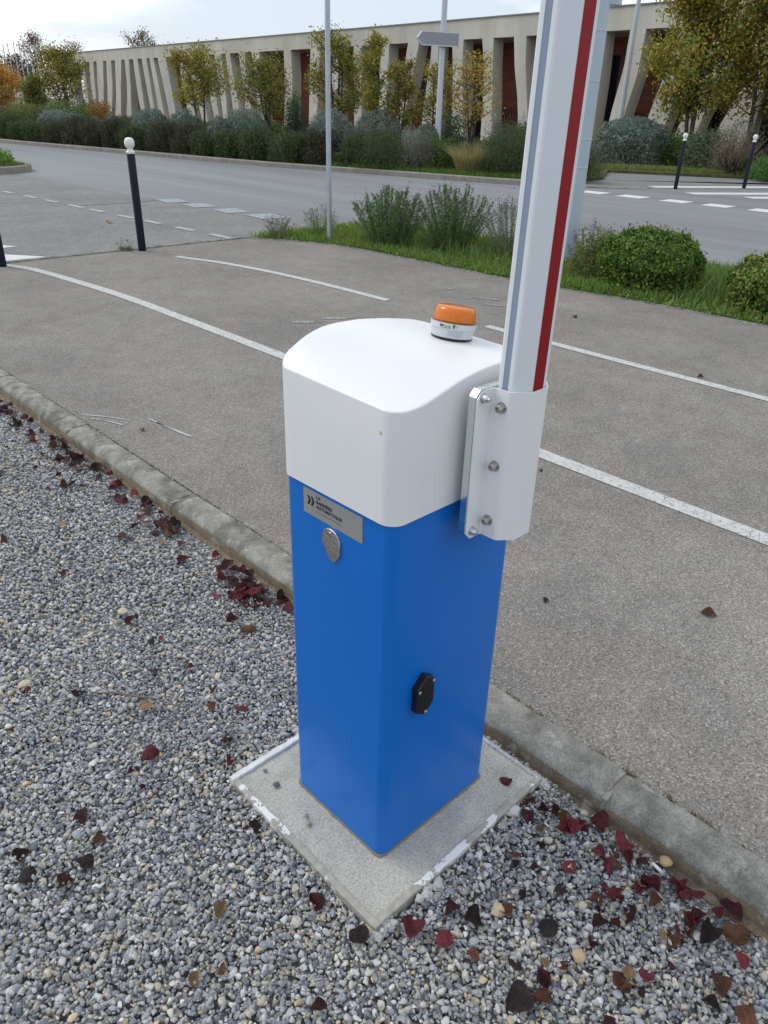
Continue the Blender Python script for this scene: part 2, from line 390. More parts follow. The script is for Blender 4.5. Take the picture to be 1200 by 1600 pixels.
def kerb_run(name, line, wd, h0, h1, mat, taper_end=0):
    b = BM(); rings = []
    n = len(line)
    for i, p in enumerate(line):
        a = Vector(line[max(i - 1, 0)][:2]); c = Vector(line[min(i + 1, n - 1)][:2]); t = (c - a).normalized(); q = Vector((-t.y, t.x))
        hh = h1 if not taper_end else h1 - (h1 - 0.062) * max(0, 1 - (n - 1 - i) / taper_end)
        P = Vector(p[:2])
        rings.append([(P.x + q.x * u * wd, P.y + q.y * u * wd, z) for u, z in ((-0.5, h0), (0.5, h0), (0.5, hh - 0.02), (0.40, hh), (-0.40, hh), (-0.5, hh - 0.02))])
    b.ring_loft(rings, smooth=False); return st(b.build(name, mat))
kerb_run('far_kerb', [(x - 0.02, y) for x, y in K] + [(15.75, 9.75), (16.4, 9.1), (17.0, 8.72)], 0.16, -0.02, 0.165, KERB_FAR, 6)
kerb_run('pavement_edge_kerb', [(17.08, 8.68), (21.0, 6.42), (30, 1.27)], 0.12, -0.02, 0.063, KERB_FAR)
kerb_run('verge_back_kerb', [(x, y) for x, y in vback], 0.10, -0.02, 0.085, KERB_FAR)
kerb_run('verge_front_edging', [(p.x, p.y) for p in vfront[1:]], 0.05, -0.02, 0.062, KERB)
kerb_run('driveway_edge_kerb', [(-3, 7.86), (0.8, 7.86), (2.5, 7.87), (5.04, 7.86)], 0.09, -0.02, 0.066, KERB)
kerb_run('island_kerb', [(-3, 18.25), (4.8, 18.25), (5.68, 18.36), (6.17, 18.55), (6.5, 18.85), (6.68, 19.3), (6.72, 20), (6.9, 24)], 0.16, 0.0, 0.19, KERB_FAR)
sheet('island_soil', [(-3, 18.3), (4.8, 18.3), (5.68, 18.4), (6.17, 18.6), (6.45, 18.9), (6.62, 19.3), (6.66, 20), (6.84, 24), (-3, 24)], 0.16, EARTH)
# near kerb, stone by stone
kb = BM(); jy = [-2.46 + 1.09 * i for i in range(0, 11)]
mort = BM()
for i, (a, c) in enumerate(zip(jy[:-1], jy[1:])):
    g = 0.006; rr = random.Random(i); dz = rr.uniform(-0.002, 0.003); dx = rr.uniform(-0.003, 0.003)
    prof = [(0.530, -0.06), (0.530, 0.040), (0.535, 0.048), (0.544, 0.055), (0.557, 0.062), (0.576, 0.067), (0.610, 0.068), (0.640, 0.067), (0.648, 0.064), (0.650, 0.058), (0.650, -0.06)]
    ny = 24; rings = []
    for k in range(ny + 1):
        y = a + g + (c - a - 2 * g) * k / ny
        e = 0.004 if k in (0, ny) else 0.0
        rings.append([(x + dx + (noise.noise(Vector((x * 30, y * 9, z * 30))) * 0.0035), y, z + dz - (e if z > 0.03 else 0) + noise.noise(Vector((x * 25, y * 11, 5))) * 0.0025) for x, z in prof])
    b0 = BM(); b0.b.free(); b0.b = kb.b
    R_ = [[kb.b.verts.new(p) for p in ring] for ring in rings]; n = len(prof)
    for r0, r1 in zip(R_[:-1], R_[1:]):
        for q in range(n):
            f = kb.b.faces.new((r0[q], r0[(q + 1) % n], r1[(q + 1) % n], r1[q])); f.smooth = True; f.material_index = 1 if q == 0 else 0
    kb.b.faces.new(R_[0][::-1]); kb.b.faces.new(R_[-1])
    mort.box((0.588, a, 0.0), (0.114, 0.013, 0.118))
ko = st(kb.build('kerb', [KERB, KERB_FACE], sharp=35))
st(mort.build('kerb_joints', MORTAR))
hb = BM()
hb.box((0.522, 2.5, -0.026), (0.03, 9.9, 0.044)); st(hb.build('kerb_haunch', KERB_FACE))

# ------------------------------------------------------------------ painted markings
mk_n = 0
def marking(name, pts, wd, z, mat, n=1):
    vs, fs = strip(pts, wd, z); o = link(name, mesh(name, vs, fs, mat), None); return st(o)
def quad(name, pts, z, mat): return sheet(name, pts, z, mat)
ZL = 0.0555
lineA = smooth_line([(1.92, 7.78), (2.08, 7.35), (2.17, 6.55), (2.235, 5.65), (2.24, 4.6), (2.24, 3.4), (2.24, 1.17), (2.235, -0.03), (2.23, -3), (2.23, -7)], 6)
marking('path_line_paint', lineA, 0.10, ZL, PAINT)
marking('path_line_paint', smooth_line([(3.62, 7.17), (3.70, 6.9), (3.82, 6.55), (3.95, 5.81), (4.01, 4.95), (4.02, 4.14)], 5), 0.085, ZL, PAINT)
marking('path_line_paint', [(4.03, 2.98), (4.03, 1.6), (4.045, 0.7), (4.05, -2.2)], 0.085, ZL, PAINT)
for cx_, cy_, ra, rb_, an in ((2.93, 4.00, 0.13, 0.05, -40), (3.22, 3.95, 0.15, 0.05, -35), (3.06, 3.93, 0.04, 0.02, 0), (4.86, 4.13, 0.08, 0.035, -30), (4.80, 3.62, 0.15, 0.035, -60), (4.70, 3.74, 0.06, 0.03, 10), (4.66, 3.40, 0.14, 0.03, -65)):
    rr = random.Random(int(cx_ * 100)); pl_ = []
    for k in range(22):
        t = 2 * math.pi * k / 22; f_ = rr.uniform(0.6, 1.15); u_, v_ = ra * f_ * math.cos(t), rb_ * f_ * math.sin(t); c_, s_ = math.cos(R(an)), math.sin(R(an)); pl_.append((cx_ + u_ * c_ - v_ * s_, cy_ + u_ * s_ + v_ * c_))
    quad('smudged_paint_patch', pl_, ZL, PAINT_SMUDGE)
for pts in ([(0.71, 3.08), (0.76, 2.99), (0.80, 2.88)], [(0.95, 2.88), (0.965, 2.70), (0.985, 2.52)], [(0.70, 3.16), (0.78, 3.06), (0.86, 2.92)], [(0.955, 2.80), (0.98, 2.62), (0.995, 2.50)]):
    marking('paint_scratch', smooth_line(pts, 5), 0.008, ZL, PAINT)
ys = [(14.8, 14.4), (13.93, 13.46), (13.13, 12.69), (12.3, 11.8), (11.6, 11.16), (10.72, 10.27), (9.98, 9.57), (9.19, 8.74), (8.37, 7.92)]
for i, (a, c) in enumerate(ys):
    xa = 4.47 + (14.8 - a) / 7 * 0.38; xc = 4.47 + (14.8 - c) / 7 * 0.38
    marking('driveway_dash_paint', [(xa, a), (xc, c)], 0.10, ZL, PAINT_DASH)
marking('driveway_stop_line_paint', [(4.68, 12.12), (5.6, 12.12), (6.15, 12.2)], 0.09, ZL, PAINT_OLD)
for b4 in ([(6.16, 12.25), (6.55, 12.20), (6.48, 11.66), (6.08, 11.74)], [(6.20, 11.48), (6.60, 11.40), (6.52, 10.86), (6.12, 10.92)],
           [(6.26, 10.62), (6.66, 10.52), (6.58, 9.98), (6.18, 10.05)], [(6.32, 9.78), (6.76, 9.68), (6.68, 9.14), (6.26, 9.22)]):
    quad('give_way_block_paint', b4, ZL, PAINT_BLUE)
quad('crossing_stripe_paint', [(1.1, 8.36), (2.16, 8.36), (2.49, 7.93), (1.1, 7.93)], ZL, PAINT_NEW)
quad('crossing_stripe_paint', [(1.1, 9.20), (2.26, 9.16), (2.46, 8.78), (1.1, 8.80)], ZL, PAINT_NEW)
for a, c in ((9.22, 8.60), (8.24, 7.64), (7.22, 6.68), (6.33, 5.80), (5.4, 4.85), (4.4, 3.9)):
    quad('road_dash_paint', [(14.72, a), (15.22, a), (15.22, c), (14.72, c)], 0.0485, PAINT_NEW)
marking('crossing_bar_paint', [(17.45, 8.86), (20.6, 7.05), (30, 1.7)], 0.42, 0.0605, PAINT_NEW)
marking('crossing_bar_paint', [(16.85, 7.60), (18.5, 6.62), (24, 3.4)], 0.42, 0.0485, PAINT_NEW)
marking('crossing_bar_paint', [(17.2, 6.42), (18.4, 5.72), (23, 3.0)], 0.36, 0.0485, PAINT_NEW)

# ------------------------------------------------------------------ the parking barrier
W_, D_ = 0.380, 0.324
HB, HT, RISE = 0.9436, 1.166, 0.061
bar = empty('parking_barrier', (0, 0, 0.03), 'blue and white automatic parking barrier with raised boom and amber beacon', 'parking barrier')
Z0 = 0.03
P0 = (0, 0, -Z0)    # children are modelled in world height, moved down by the base height
def part(b, name, mats, par=bar, sharp=None):
    return b.build(name, mats, par, P0 if par is bar else (0, 0, 0), sharp)
b = BM(); fp = rrect(0, 0, W_, D_, 0.024, 8)
b.ring_loft([[(x, y, z) for x, y in fp] for z in (0.031, 0.036, 0.3, 0.6, 0.965)], smooth=True)
body = part(b, 'body', BLUE, sharp=50)
# hood : rounded footprint, arched top along x, softly filleted rim
ov = 0.0056; fr = 0.0035
PN = ([-0.006, 0.03, 0.06, 0.09, 0.12, 0.17, 0.226, 0.263, 0.33, 0.386], [0, 0.0, 0.001, 0.008, 0.017, 0.029, 0.036, 0.037, 0.034, 0.028])
PF = ([-0.006, 0.01, 0.03, 0.071, 0.104, 0.137, 0.207, 0.281, 0.386], [0.006, 0.018, 0.032, 0.052, 0.061, 0.064, 0.062, 0.053, 0.034])
def ftop(x, y=0.16):
    t = min(1, max(0, (y + 0.006) / 0.336)); v = 0
    for k in (-1, -0.5, 0, 0.5, 1): v += float(np.interp(x + 0.016 * k, *PN)) * (1 - t) + float(np.interp(x + 0.010 * k, *PF)) * t
    return HT + v / 5
b = BM(); rings = []
def foot(inset): return rrect(-ov + inset, -ov + inset, W_ + ov - inset, D_ + ov - inset, max(0.034 - inset, 0.004), 10)
f_in = foot(0.0025)
f0 = foot(0)
# densify straight runs so that the arch follows along them
def dens(poly, step=0.02):
    out = []
    for i, p in enumerate(poly):
        q = poly[(i + 1) % len(poly)]; d = math.hypot(q[0] - p[0], q[1] - p[1]); k = max(1, round(d / step))
        for j in range(k): out.append((p[0] + (q[0] - p[0]) * j / k, p[1] + (q[1] - p[1]) * j / k))
    return out
base_outline = dens(f0); n_o = len(base_outline)
cx, cy = W_ / 2, D_ / 2
def inset_pt(p, d):
    # move a point of the outline inward by d (rounded rectangle offset through its corner centres)
    rc = 0.034; x, y = p
    qx = min(max(x, -ov + rc), W_ + ov - rc); qy = min(max(y, -ov + rc), D_ + ov - rc)
    vx, vy = x - qx, y - qy; l_ = math.hypot(vx, vy)
    if l_ < 1e-6: return p
    return (x - vx / l_ * d, y - vy / l_ * d)
rings.append([(x, y, HB + 0.03) for x, y in [inset_pt(p, 0.0022) for p in base_outline]])
rings.append([(x, y, HB) for x, y in [inset_pt(p, 0.0022) for p in base_outline]])
rings.append([(x, y, HB) for x, y in base_outline])
rings.append([(x, y, HB + 0.003) for x, y in base_outline])
rings.append([(x, y, 1.05) for x, y in base_outline])
for k in range(0, 7):
    a = R(90 * k / 6); ins = fr * (1 - math.cos(a)); pts = [inset_pt(p, ins) for p in base_outline]
    rings.append([(x, y, ftop(x, y) - fr + fr * math.sin(a)) for x, y in pts])
edge = [inset_pt(p, fr) for p in base_outline]
for s in (0.96, 0.9, 0.8, 0.7, 0.6, 0.5, 0.4, 0.3, 0.2, 0.1, 0.03):
    rings.append([(cx + (x - cx) * s, cy + (y - cy) * s, ftop(cx + (x - cx) * s, cy + (y - cy) * s)) for x, y in edge])
b.ring_loft(rings, cap0=False, smooth=True)
hood = part(b, 'hood', WHITE, sharp=60)
st_ = BM(); st_.ring_loft([[(-ov - 0.0004, 0.030 + 0.003 * math.cos(t) * (1.3 if math.sin(t) < 0 else 0.8), 1.123 + 0.004 * math.sin(t)) for t in [2 * math.pi * k / 10 for k in range(10)]],
                           [(-ov + 0.001, 0.030 + 0.003 * math.cos(t), 1.123 + 0.004 * math.sin(t)) for t in [2 * math.pi * k / 10 for k in range(10)]]])
part(st_, 'ochre_stain', MT('ochre_stain', 0.7, col=(0.52, 0.47, 0.30)).m)

# name plate on the left face (normal -X, reads towards -Y)
pl = BM(); pl.box((-0.0006, 0.168, 0.9045), (0.0014, 0.180, 0.057), bev=0.0004)
plate = part(pl, 'name_plate', PLATE)
plate['label'] = 'brushed silver name plate with black logo and lettering'
def text_mesh(body_, size, sx=1.0, weight=0.0, align='LEFT', extr=0.00015, spacing=1.0):
    cu = bpy.data.curves.new('t', 'FONT'); cu.body = body_; cu.size = size; cu.extrude = extr; cu.offset = weight; cu.space_character = spacing
    cu.align_x = align; cu.resolution_u = 3
    o = bpy.data.objects.new('t', cu); COL.objects.link(o)
    dg = bpy.context.evaluated_depsgraph_get(); me = bpy.data.meshes.new_from_object(o.evaluated_get(dg))
    bpy.data.objects.remove(o); me.transform(Matrix.Diagonal((sx, 1, 1, 1))); return me
def onface(y, z, x=-0.0015): return Matrix(((0, 0, -1, x), (-1, 0, 0, y), (0, 1, 0, z), (0, 0, 0, 1)))
lm = None; bmj = bmesh.new()
for i, (tx, z, sp) in enumerate((("LA", 0.9205, 1.15), ("BARRIÈRE", 0.9095, 1.15), ("AUTOMATIQUE", 0.8990, 1.12))):
    me = text_mesh(tx, 0.0102, 1.0, 0.0004, spacing=sp); me.transform(onface(0.2165, z)); bmj.from_mesh(me)
me = bpy.data.meshes.new('lettering'); bmj.to_mesh(me); bmj.free(); me.materials.append(INK)
link('lettering', me, None, plate)
lg = BM()
for dy in (0.0, 0.0115):
    poly = [(0, 0), (0.0068, 0), (0.0128, 0.0105), (0.0068, 0.021), (0, 0.021), (0.0052, 0.0105)]
    pts0 = [(-0.00145, 0.2460 - dy - u, 0.8985 + v) for u, v in poly]; pts1 = [(-0.0013, y, z) for _, y, z in pts0]
    lg.ring_loft([pts0, pts1], smooth=False)
lg.build('chevron_logo', INK, plate)
ul = BM()
rr = random.Random(3); y = 0.2165
while y > 0.142:
    l_ = rr.uniform(0.002, 0.005); ul.box((-0.00148, y - l_ / 2, 0.8910), (0.0003, l_, 0.0009)); y -= l_ + 0.0009
ul.build('fine_print', INK, plate)

# chromed teardrop lock cover
lk = BM(); out_ = []
for k in range(40):
    t = 2 * math.pi * k / 40; rx = 0.0285; 
    yy = rx * math.cos(t); zz = 0.030 * math.sin(t)
    if math.sin(t) < 0: zz = 0.046 * math.sin(t); yy *= (1 - 0.30 * (-math.sin(t)) ** 1.6)
    out_.append((0.169 + yy - (0.004 if zz < -0.02 else 0), 0.841 + zz))
def lkring(x, s): return [(x, 0.169 + (y_ - 0.169) * s, 0.835 + (z_ - 0.835) * s) for y_, z_ in out_]
lk.ring_loft([lkring(0.0005, 1.0), lkring(-0.0035, 1.0), lkring(-0.0048, 0.96), lkring(-0.0050, 0.90), lkring(-0.0050, 0.3)], smooth=True)
lc = part(lk, 'lock_cover', CHROME, sharp=30)
rv = BM(); rv.lathe([(0.004, 0), (0.004, 0.0015), (0.002, 0.0028), (0, 0.003)], 16, Matrix.Translation((-0.0049, 0.168, 0.862)) @ Matrix.Rotation(R(-90), 4, 'Y')); rv.build('rivet', STEEL, lc)

# black hexagonal socket cover low on the right face
sk = BM(); hx = [(0.079, 0.455), (0.079, 0.520), (0.106, 0.546), (0.131, 0.530), (0.131, 0.462), (0.104, 0.437)]
def skr(y, s): return [(0.105 + (x - 0.105) * s, y, 0.491 + (z - 0.491) * s) for x, z in hx]
sk.ring_loft([skr(0.001, 1), skr(-0.016, 1), skr(-0.018, 0.95)], smooth=False)
sock = part(sk, 'socket_cover', BLACK)
for x, z in ((0.084, 0.513), (0.127, 0.524), (0.106, 0.447)):
    s_ = BM(); s_.lathe([(0.0042, 0), (0.0042, 0.002), (0.003, 0.0032), (0, 0.0035)], 12, Matrix.Translation((x, -0.0178, z)) @ Matrix.Rotation(R(90), 4, 'X')); s_.build('screw', STEEL, sock)

# drive hub behind the bracket, zinc plate, bracket, boom
hub = BM(); hub.lathe([(0.035, 0), (0.035, 0.03)], 28, Matrix.Translation((0.23, -0.002, 1.03)) @ Matrix.Rotation(R(90), 4, 'X')); 
part(hub, 'drive_hub', BLACK, sharp=40)
zp = BM(); pp = [(0.158, 0.893), (0.158, 1.168), (0.170, 1.181), (0.300, 1.181), (0.300, 0.878), (0.172, 0.878)]
zp.ring_loft([[(x, -0.0250, z) for x, z in pp], [(x, -0.0415, z) for x, z in pp]], smooth=False)
bmesh.ops.bevel(zp.b, geom=zp.b.edges[:], offset=0.0008, segments=1, affect='EDGES')
zplate = part(zp, 'mounting_plate', ZINC)
Z1, Z2 = 1.179, 0.876
pr = [(0.1585, -0.0425), (0.2000, -0.0425), (0.2055, -0.046), (0.2065, -0.050), (0.2065, -0.0790), (0.2085, -0.0830), (0.2340, -0.1030), (0.2380, -0.1045), (0.2780, -0.1045), (0.2820, -0.1030), (0.3040, -0.0850), (0.3060, -0.0810), (0.3060, -0.0480), (0.2980, -0.0425)]
t_ = 0.003
br = BM()
def offs(pl_, d):
    o_ = []
    for i, p in enumerate(pl_):
        a = Vector(pl_[max(i - 1, 0)]); c = Vector(pl_[min(i + 1, len(pl_) - 1)]); t = (c - a).normalized(); o_.append((p[0] + t.y * d, p[1] - t.x * d))
    return o_
outer = offs(pr, t_)
def zb(i):      # bottom edge: flange corner cut
    return Z2
rings = []
prof = [(0.0, Z2), (0.0, Z1)]
vsb = []
for z in (Z2, Z1):
    ring = []
    for i, p in enumerate(pr):
        zz = z
        if i == 0: zz = z + (0.014 if z == Z2 else -0.014)
        ring.append((p[0], p[1], zz))
    for i, p in reversed(list(enumerate(outer))):
        zz = z
        if i == 0: zz = z + (0.014 if z == Z2 else -0.014)
        ring.append((p[0], p[1], zz))
    # extra point so that the corner cut is 14 mm wide
    vsb.append(ring)
def with_cut(ring, z):
    r0 = ring[:]; s = 1 if z == Z2 else -1
    a = (0.1715, r0[0][1], z); c = (0.1715, r0[-1][1], z)
    return [r0[0], a] + r0[1:-1] + [c, r0[-1]]
br.ring_loft([with_cut(vsb[0], Z2), with_cut(vsb[1], Z1)], smooth=False)
bracket = part(br, 'boom_bracket', WHITE)
def bolt_head(M, par, big=True):
    q = BM(); q.lathe([(0.0088, 0), (0.0088, 0.0016), (0.0050, 0.0017)], 20, M); q.build('washer', STEEL, par)
    q = BM(); q.lathe([(0.0056, 0.0015), (0.0056, 0.0085), (0.0050, 0.0092), (0.0030, 0.0092), (0.0030, 0.0055), (0, 0.0055)], 20, M); q.build('cap_screw', STEEL, par)
for y, z in ((-0.066, 1.146), (-0.064, 1.030), (-0.061, 0.913)):
    g = BM(); M = Matrix.Translation((0.2037, y, z)) @ Matrix.Rotation(R(-90), 4, 'Y') @ Matrix.Diagonal((1.2, 1.2, 1.15, 1))
    g.lathe([(0.0092, -0.0005), (0.0092, 0.0014), (0.0062, 0.0016), (0.0060, 0.0032), (0.0060, 0.0105), (0.0053, 0.0113), (0.0034, 0.0113), (0.0034, 0.0065), (0, 0.0065)], 24, M)
    part(g, 'socket_head_bolt', STEEL, bracket, sharp=35)
for x, z in ((0.1745, 1.166), (0.1745, 0.893)):
    g = BM(); M = Matrix.Translation((x, -0.0452, z)) @ Matrix.Rotation(R(90), 4, 'X') @ Matrix.Diagonal((1.1, 1.1, 1.1, 1))
    g.lathe([(0.0088, -0.0005), (0.0088, 0.0014), (0.0066, 0.0016), (0.0066, 0.0075), (0.0055, 0.0105), (0.0040, 0.0118), (0.0034, 0.0118), (0.0032, 0.0142), (0, 0.0142)], 6 * 3, M)
    part(g, 'nut', m_zinc('satin_zinc_nut', (0.62, 0.64, 0.66), 0.35) if x else STEEL, bracket, sharp=35)
# boom: octagonal tube, slot profile on its left wall, red strip on its front
BT = 4.15
oc = [(0.2105, -0.0465), (0.2090, -0.0495), (0.2090, -0.0775), (0.2105, -0.0815), (0.2345, -0.1000), (0.2380, -0.1015), (0.2780, -0.1015), (0.2815, -0.1000), (0.3015, -0.0830), (0.3030, -0.0795), (0.3030, -0.0495), (0.3010, -0.0460)]
# groove in the left wall
gr = [(0.2090, -0.0495), (0.2090, -0.0565), (0.2125, -0.0575), (0.2125, -0.0685), (0.2090, -0.0695), (0.2090, -0.0775)]
prof = [oc[0]] + gr + oc[3:]
b = BM(); b.ring_loft([[(x, y, z) for x, y in prof] for z in (0.90, BT)], smooth=False)
boom = part(b, 'boom', WHITE_ALU)
b = BM(); b.box((0.2108, -0.0630, (0.90 + BT) / 2), (0.0020, 0.0106, BT - 0.90 - 0.004)); b.build('slot_strip', SLOT, boom)
b = BM(); b.box((0.2550, -0.1019, (0.90 + BT) / 2), (0.0300, 0.0006, BT - 0.90 - 0.004)); b.build('red_strip', RED, boom)
b = BM(); b.prism([(x * 1.0 + (x - 0.256) * 0.03, y + (y + 0.074) * 0.03) for x, y in oc], BT, BT + 0.01); b.build('end_cap', BLACK, boom)
Tl = Matrix.Translation((0.256, -0.074, 1.04)) @ Matrix.Rotation(R(0.75), 4, 'Y') @ Matrix.Translation((-0.256, 0.074, -1.04))
boom.data.transform(Tl)
for ch in boom.children: ch.data.transform(Tl)

# amber beacon, standing square on the sloping top
bx, by = 0.316, 0.161
MZ = Matrix.Diagonal((1, 1, 1.07, 1))
MB = Matrix.Translation((bx, by, ftop(bx, by) + 0.0010)) @ Matrix.Rotation(R(8.5), 4, 'Y') @ Matrix.Diagonal((1.05, 1.05, 1.10, 1))
b = BM(); b.lathe([(0.0400, -0.001), (0.0404, 0.0), (0.0404, 0.0020), (0.0396, 0.0024)], 48, MB)
bc = part(b, 'beacon', BLACK, sharp=40); bc['label'] = 'round beacon with amber lens on pale grey base'
b = BM(); b.lathe([(0.0400, 0.0022), (0.0402, 0.0030), (0.0425, 0.0170), (0.0430, 0.0180), (0.0446, 0.0190), (0.0448, 0.0280), (0.0430, 0.0290)], 64, MB)
bb = b.build('beacon_base', BEACONW, bc, sharp=35)
b = BM(); b.lathe([(0.0436, 0.0285), (0.0438, 0.0305), (0.0418, 0.0315)], 64, MB); b.build('lens_collar', MT('dark_amber_collar', 0.3, col=(0.20, 0.045, 0.01)).m, bc, sharp=35)
b = BM(); rings = []
for r_, z_ in ((0.0418, 0.0305), (0.0412, 0.034), (0.0392, 0.0470), (0.0372, 0.0530), (0.0340, 0.0555), (0.030, 0.0562), (0.015, 0.0568), (0.0005, 0.0570)):
    rings.append([MB @ Vector((r_ * math.cos(2 * math.pi * k / 96), r_ * math.sin(2 * math.pi * k / 96), z_)) for k in range(96)])
b.ring_loft(rings, smooth=True); b.build('amber_lens', AMBER, bc, sharp=60)
b = BM(); rings = []
for r_, z_ in ((0.0385, 0.0310), (0.0380, 0.034), (0.0364, 0.0460), (0.0350, 0.0500), (0.020, 0.0505), (0.0005, 0.0505)):
    rings.append([MB @ Vector(((r_ * (1 - (0.075 if (k // 2) % 2 and r_ > 0.03 else 0))) * math.cos(2 * math.pi * k / 120), (r_ * (1 - (0.075 if (k // 2) % 2 and r_ > 0.03 else 0))) * math.sin(2 * math.pi * k / 120), z_)) for k in range(120)])
b.ring_loft(rings, smooth=False); b.build('ribbed_reflector', AMBER_IN, bc)
# marks on the base, bent round it.  angle of the camera side, measured in the beacon's own frame
A_CAM = R(225)
def bent(vs, rad, a0):
    return [MB @ Vector((rad * math.cos(a0 + v[0] / rad), rad * math.sin(a0 + v[0] / rad), v[1])) for v in vs]
mk = BM()
def rect_on(b_, u0, u1, z0, z1, rad=0.04500, a0=A_CAM, mi=0):
    n = max(1, int((u1 - u0) / 0.002)); vs = []
    for i in range(n + 1):
        u = u0 + (u1 - u0) * i / n; vs += [(u, z0), (u, z1)]
    P = [b_.b.verts.new(p) for p in bent(vs, rad, a0)]
    for i in range(n): f = b_.b.faces.new((P[2 * i], P[2 * i + 2], P[2 * i + 3], P[2 * i + 1])); f.material_index = mi
def poly_on(b_, pts, rad=0.04505, a0=A_CAM, mi=0):
    f = b_.b.faces.new([b_.b.verts.new(p) for p in bent(pts, rad, a0)]); f.material_index = mi
u = -0.031
for (w0, h0) in ((0.0015, 0.005), (0.0012, 0.004), (0.0015, 0.005)): rect_on(mk, u, u + w0, 0.0215, 0.0215 + h0); u += w0 + 0.0007
for k in range(3): rect_on(mk, u + 0.0006, u + 0.0034, 0.0222 + 0.0014 * k, 0.0228 + 0.0014 * k)
u += 0.005
rect_on(mk, -0.0245 + 0.0, -0.0215, 0.0232, 0.0240)
for u0 in (-0.0205, -0.0145):
    poly_on(mk, [(u0, 0.0210), (u0 + 0.0056, 0.0210), (u0 + 0.0028, 0.0262)], 0.04502, mi=1)
    poly_on(mk, [(u0 + 0.0022, 0.0218), (u0 + 0.0034, 0.0218), (u0 + 0.0031, 0.0245), (u0 + 0.0025, 0.0245)], 0.04510, mi=0)
rect_on(mk, -0.030, -0.0085, 0.0198, 0.0202)
# crossed-out bin
poly_on(mk, [(-0.0045, 0.0225), (-0.0010, 0.0225), (-0.0005, 0.0262), (-0.0050, 0.0262)]); rect_on(mk, -0.0052, -0.0003, 0.0266, 0.0272); rect_on(mk, -0.0048, -0.0006, 0.0203, 0.0213)
rect_on(mk, 0.0022, 0.0030, 0.0218, 0.0256)
mk.build('approval_marks', [INK, GREENY], bc)
rb = BM()
for k in range(9):
    u0 = -0.0120 + k * 0.0034
    rect_on(rb, u0, u0 + 0.0009, 0.0055, 0.0155, 0.0424)
rect_on(rb, -0.0135, 0.0185, 0.0155, 0.0161, 0.0427)
rb.build('grip_ribs', MT('grip_rib_grey', 0.5, col=(0.40, 0.42, 0.45)).m, bc)

# ------------------------------------------------------------------ concrete pad under it
pad = empty('concrete_pad', (0.18, 0.165, 0), 'square concrete pad with flaking white rim under the blue cabinet', 'concrete pad')
O_ = (-0.18, -0.165, 0)
def jag(p, q, n, amp, seed):
    rr = random.Random(seed); o_ = []
    for i in range(n):
        t = i / n; x = p[0] + (q[0] - p[0]) * t; y = p[1] + (q[1] - p[1]) * t; d = Vector((q[1] - p[1], -(q[0] - p[0]))).normalized() * rr.uniform(-amp, amp) * (1 if 0 < i else 0)
        o_.append((x + d.x, y + d.y))
    return o_
slab = BM(); nx = 56; xs0, xs1, ys0, ys1 = -0.115, 0.483, -0.104, 0.435
grid = [[slab.b.verts.new((xs0 + (xs1 - xs0) * i / nx, ys0 + (ys1 - ys0) * j / nx, 0.030 + 0.0016 * noise.noise(Vector((i * 0.35, j * 0.35, 2))) - 0.0008)) for j in range(nx + 1)] for i in range(nx + 1)]
for i in range(nx):
    for j in range(nx):
        f = slab.b.faces.new((grid[i][j], grid[i + 1][j], grid[i + 1][j + 1], grid[i][j + 1])); f.smooth = True
slab.build('slab', SLAB, pad, O_)
db = BM(); fo = dens(rrect(0, 0, W_, D_, 0.024, 8), 0.006); rr = random.Random(17)
inn = [Vector((x, y)) for x, y in fo]; cc_ = Vector((W_ / 2, D_ / 2)); wv = [0.0016 + 0.0035 * max(0, noise.noise(Vector((p.x * 60, p.y * 60, 3)))) + rr.uniform(0, 0.0012) for p in inn]
db.ring_loft([[(p.x, p.y, 0.0345) for p in inn], [(p.x + (p.x - cc_.x) / (W_ / 2) * w_, p.y + (p.y - cc_.y) / (D_ / 2) * w_, 0.0335) for p, w_ in zip(inn, wv)], [(p.x + (p.x - cc_.x) / (W_ / 2) * w_ * 1.6, p.y + (p.y - cc_.y) / (D_ / 2) * w_ * 1.6, 0.029) for p, w_ in zip(inn, wv)]], cap0=False, cap1=False)
db.build('dirt_line', MT('base_dirt', 0.95, col=(0.20, 0.17, 0.125)).m, pad, O_)
def rim_bar(name, p, q, wd, z1, mat, seed):
    b_ = BM(); rr = random.Random(seed); rings = []; n = 40; P, Q = Vector(p), Vector(q); t = (Q - P).normalized(); m_ = Vector((-t.y, t.x))
    for i in range(n + 1):
        c_ = P + (Q - P) * i / n; a_ = wd / 2 + rr.uniform(-0.0012, 0.0012); d_ = wd / 2 + rr.uniform(-0.002, 0.002); h = z1 + rr.uniform(-0.0008, 0.0008)
        rings.append([(*(c_ - m_ * a_), -0.02), (*(c_ - m_ * a_), h - 0.002), (*(c_ - m_ * (a_ - 0.002)), h), (*(c_ + m_ * (d_ - 0.002)), h), (*(c_ + m_ * d_), h - 0.003), (*(c_ + m_ * d_), -0.02)])
    b_.ring_loft(rings, smooth=False); return b_.build(name, mat, pad, O_)
rim_bar('rim', (-0.121, 0.431), (-0.121, -0.119), 0.018, 0.0335, RIM, 1)
rim_bar('rim', (-0.1115, -0.110), (0.493, -0.110), 0.018, 0.0330, RIM, 2)
rim_bar('rim', (-0.128, 0.441), (0.492, 0.441), 0.019, 0.0375, RIM_WHITE, 3)
rim_bar('rim', (0.486, -0.103), (0.486, 0.434), 0.014, 0.0325, CRUMB, 4)
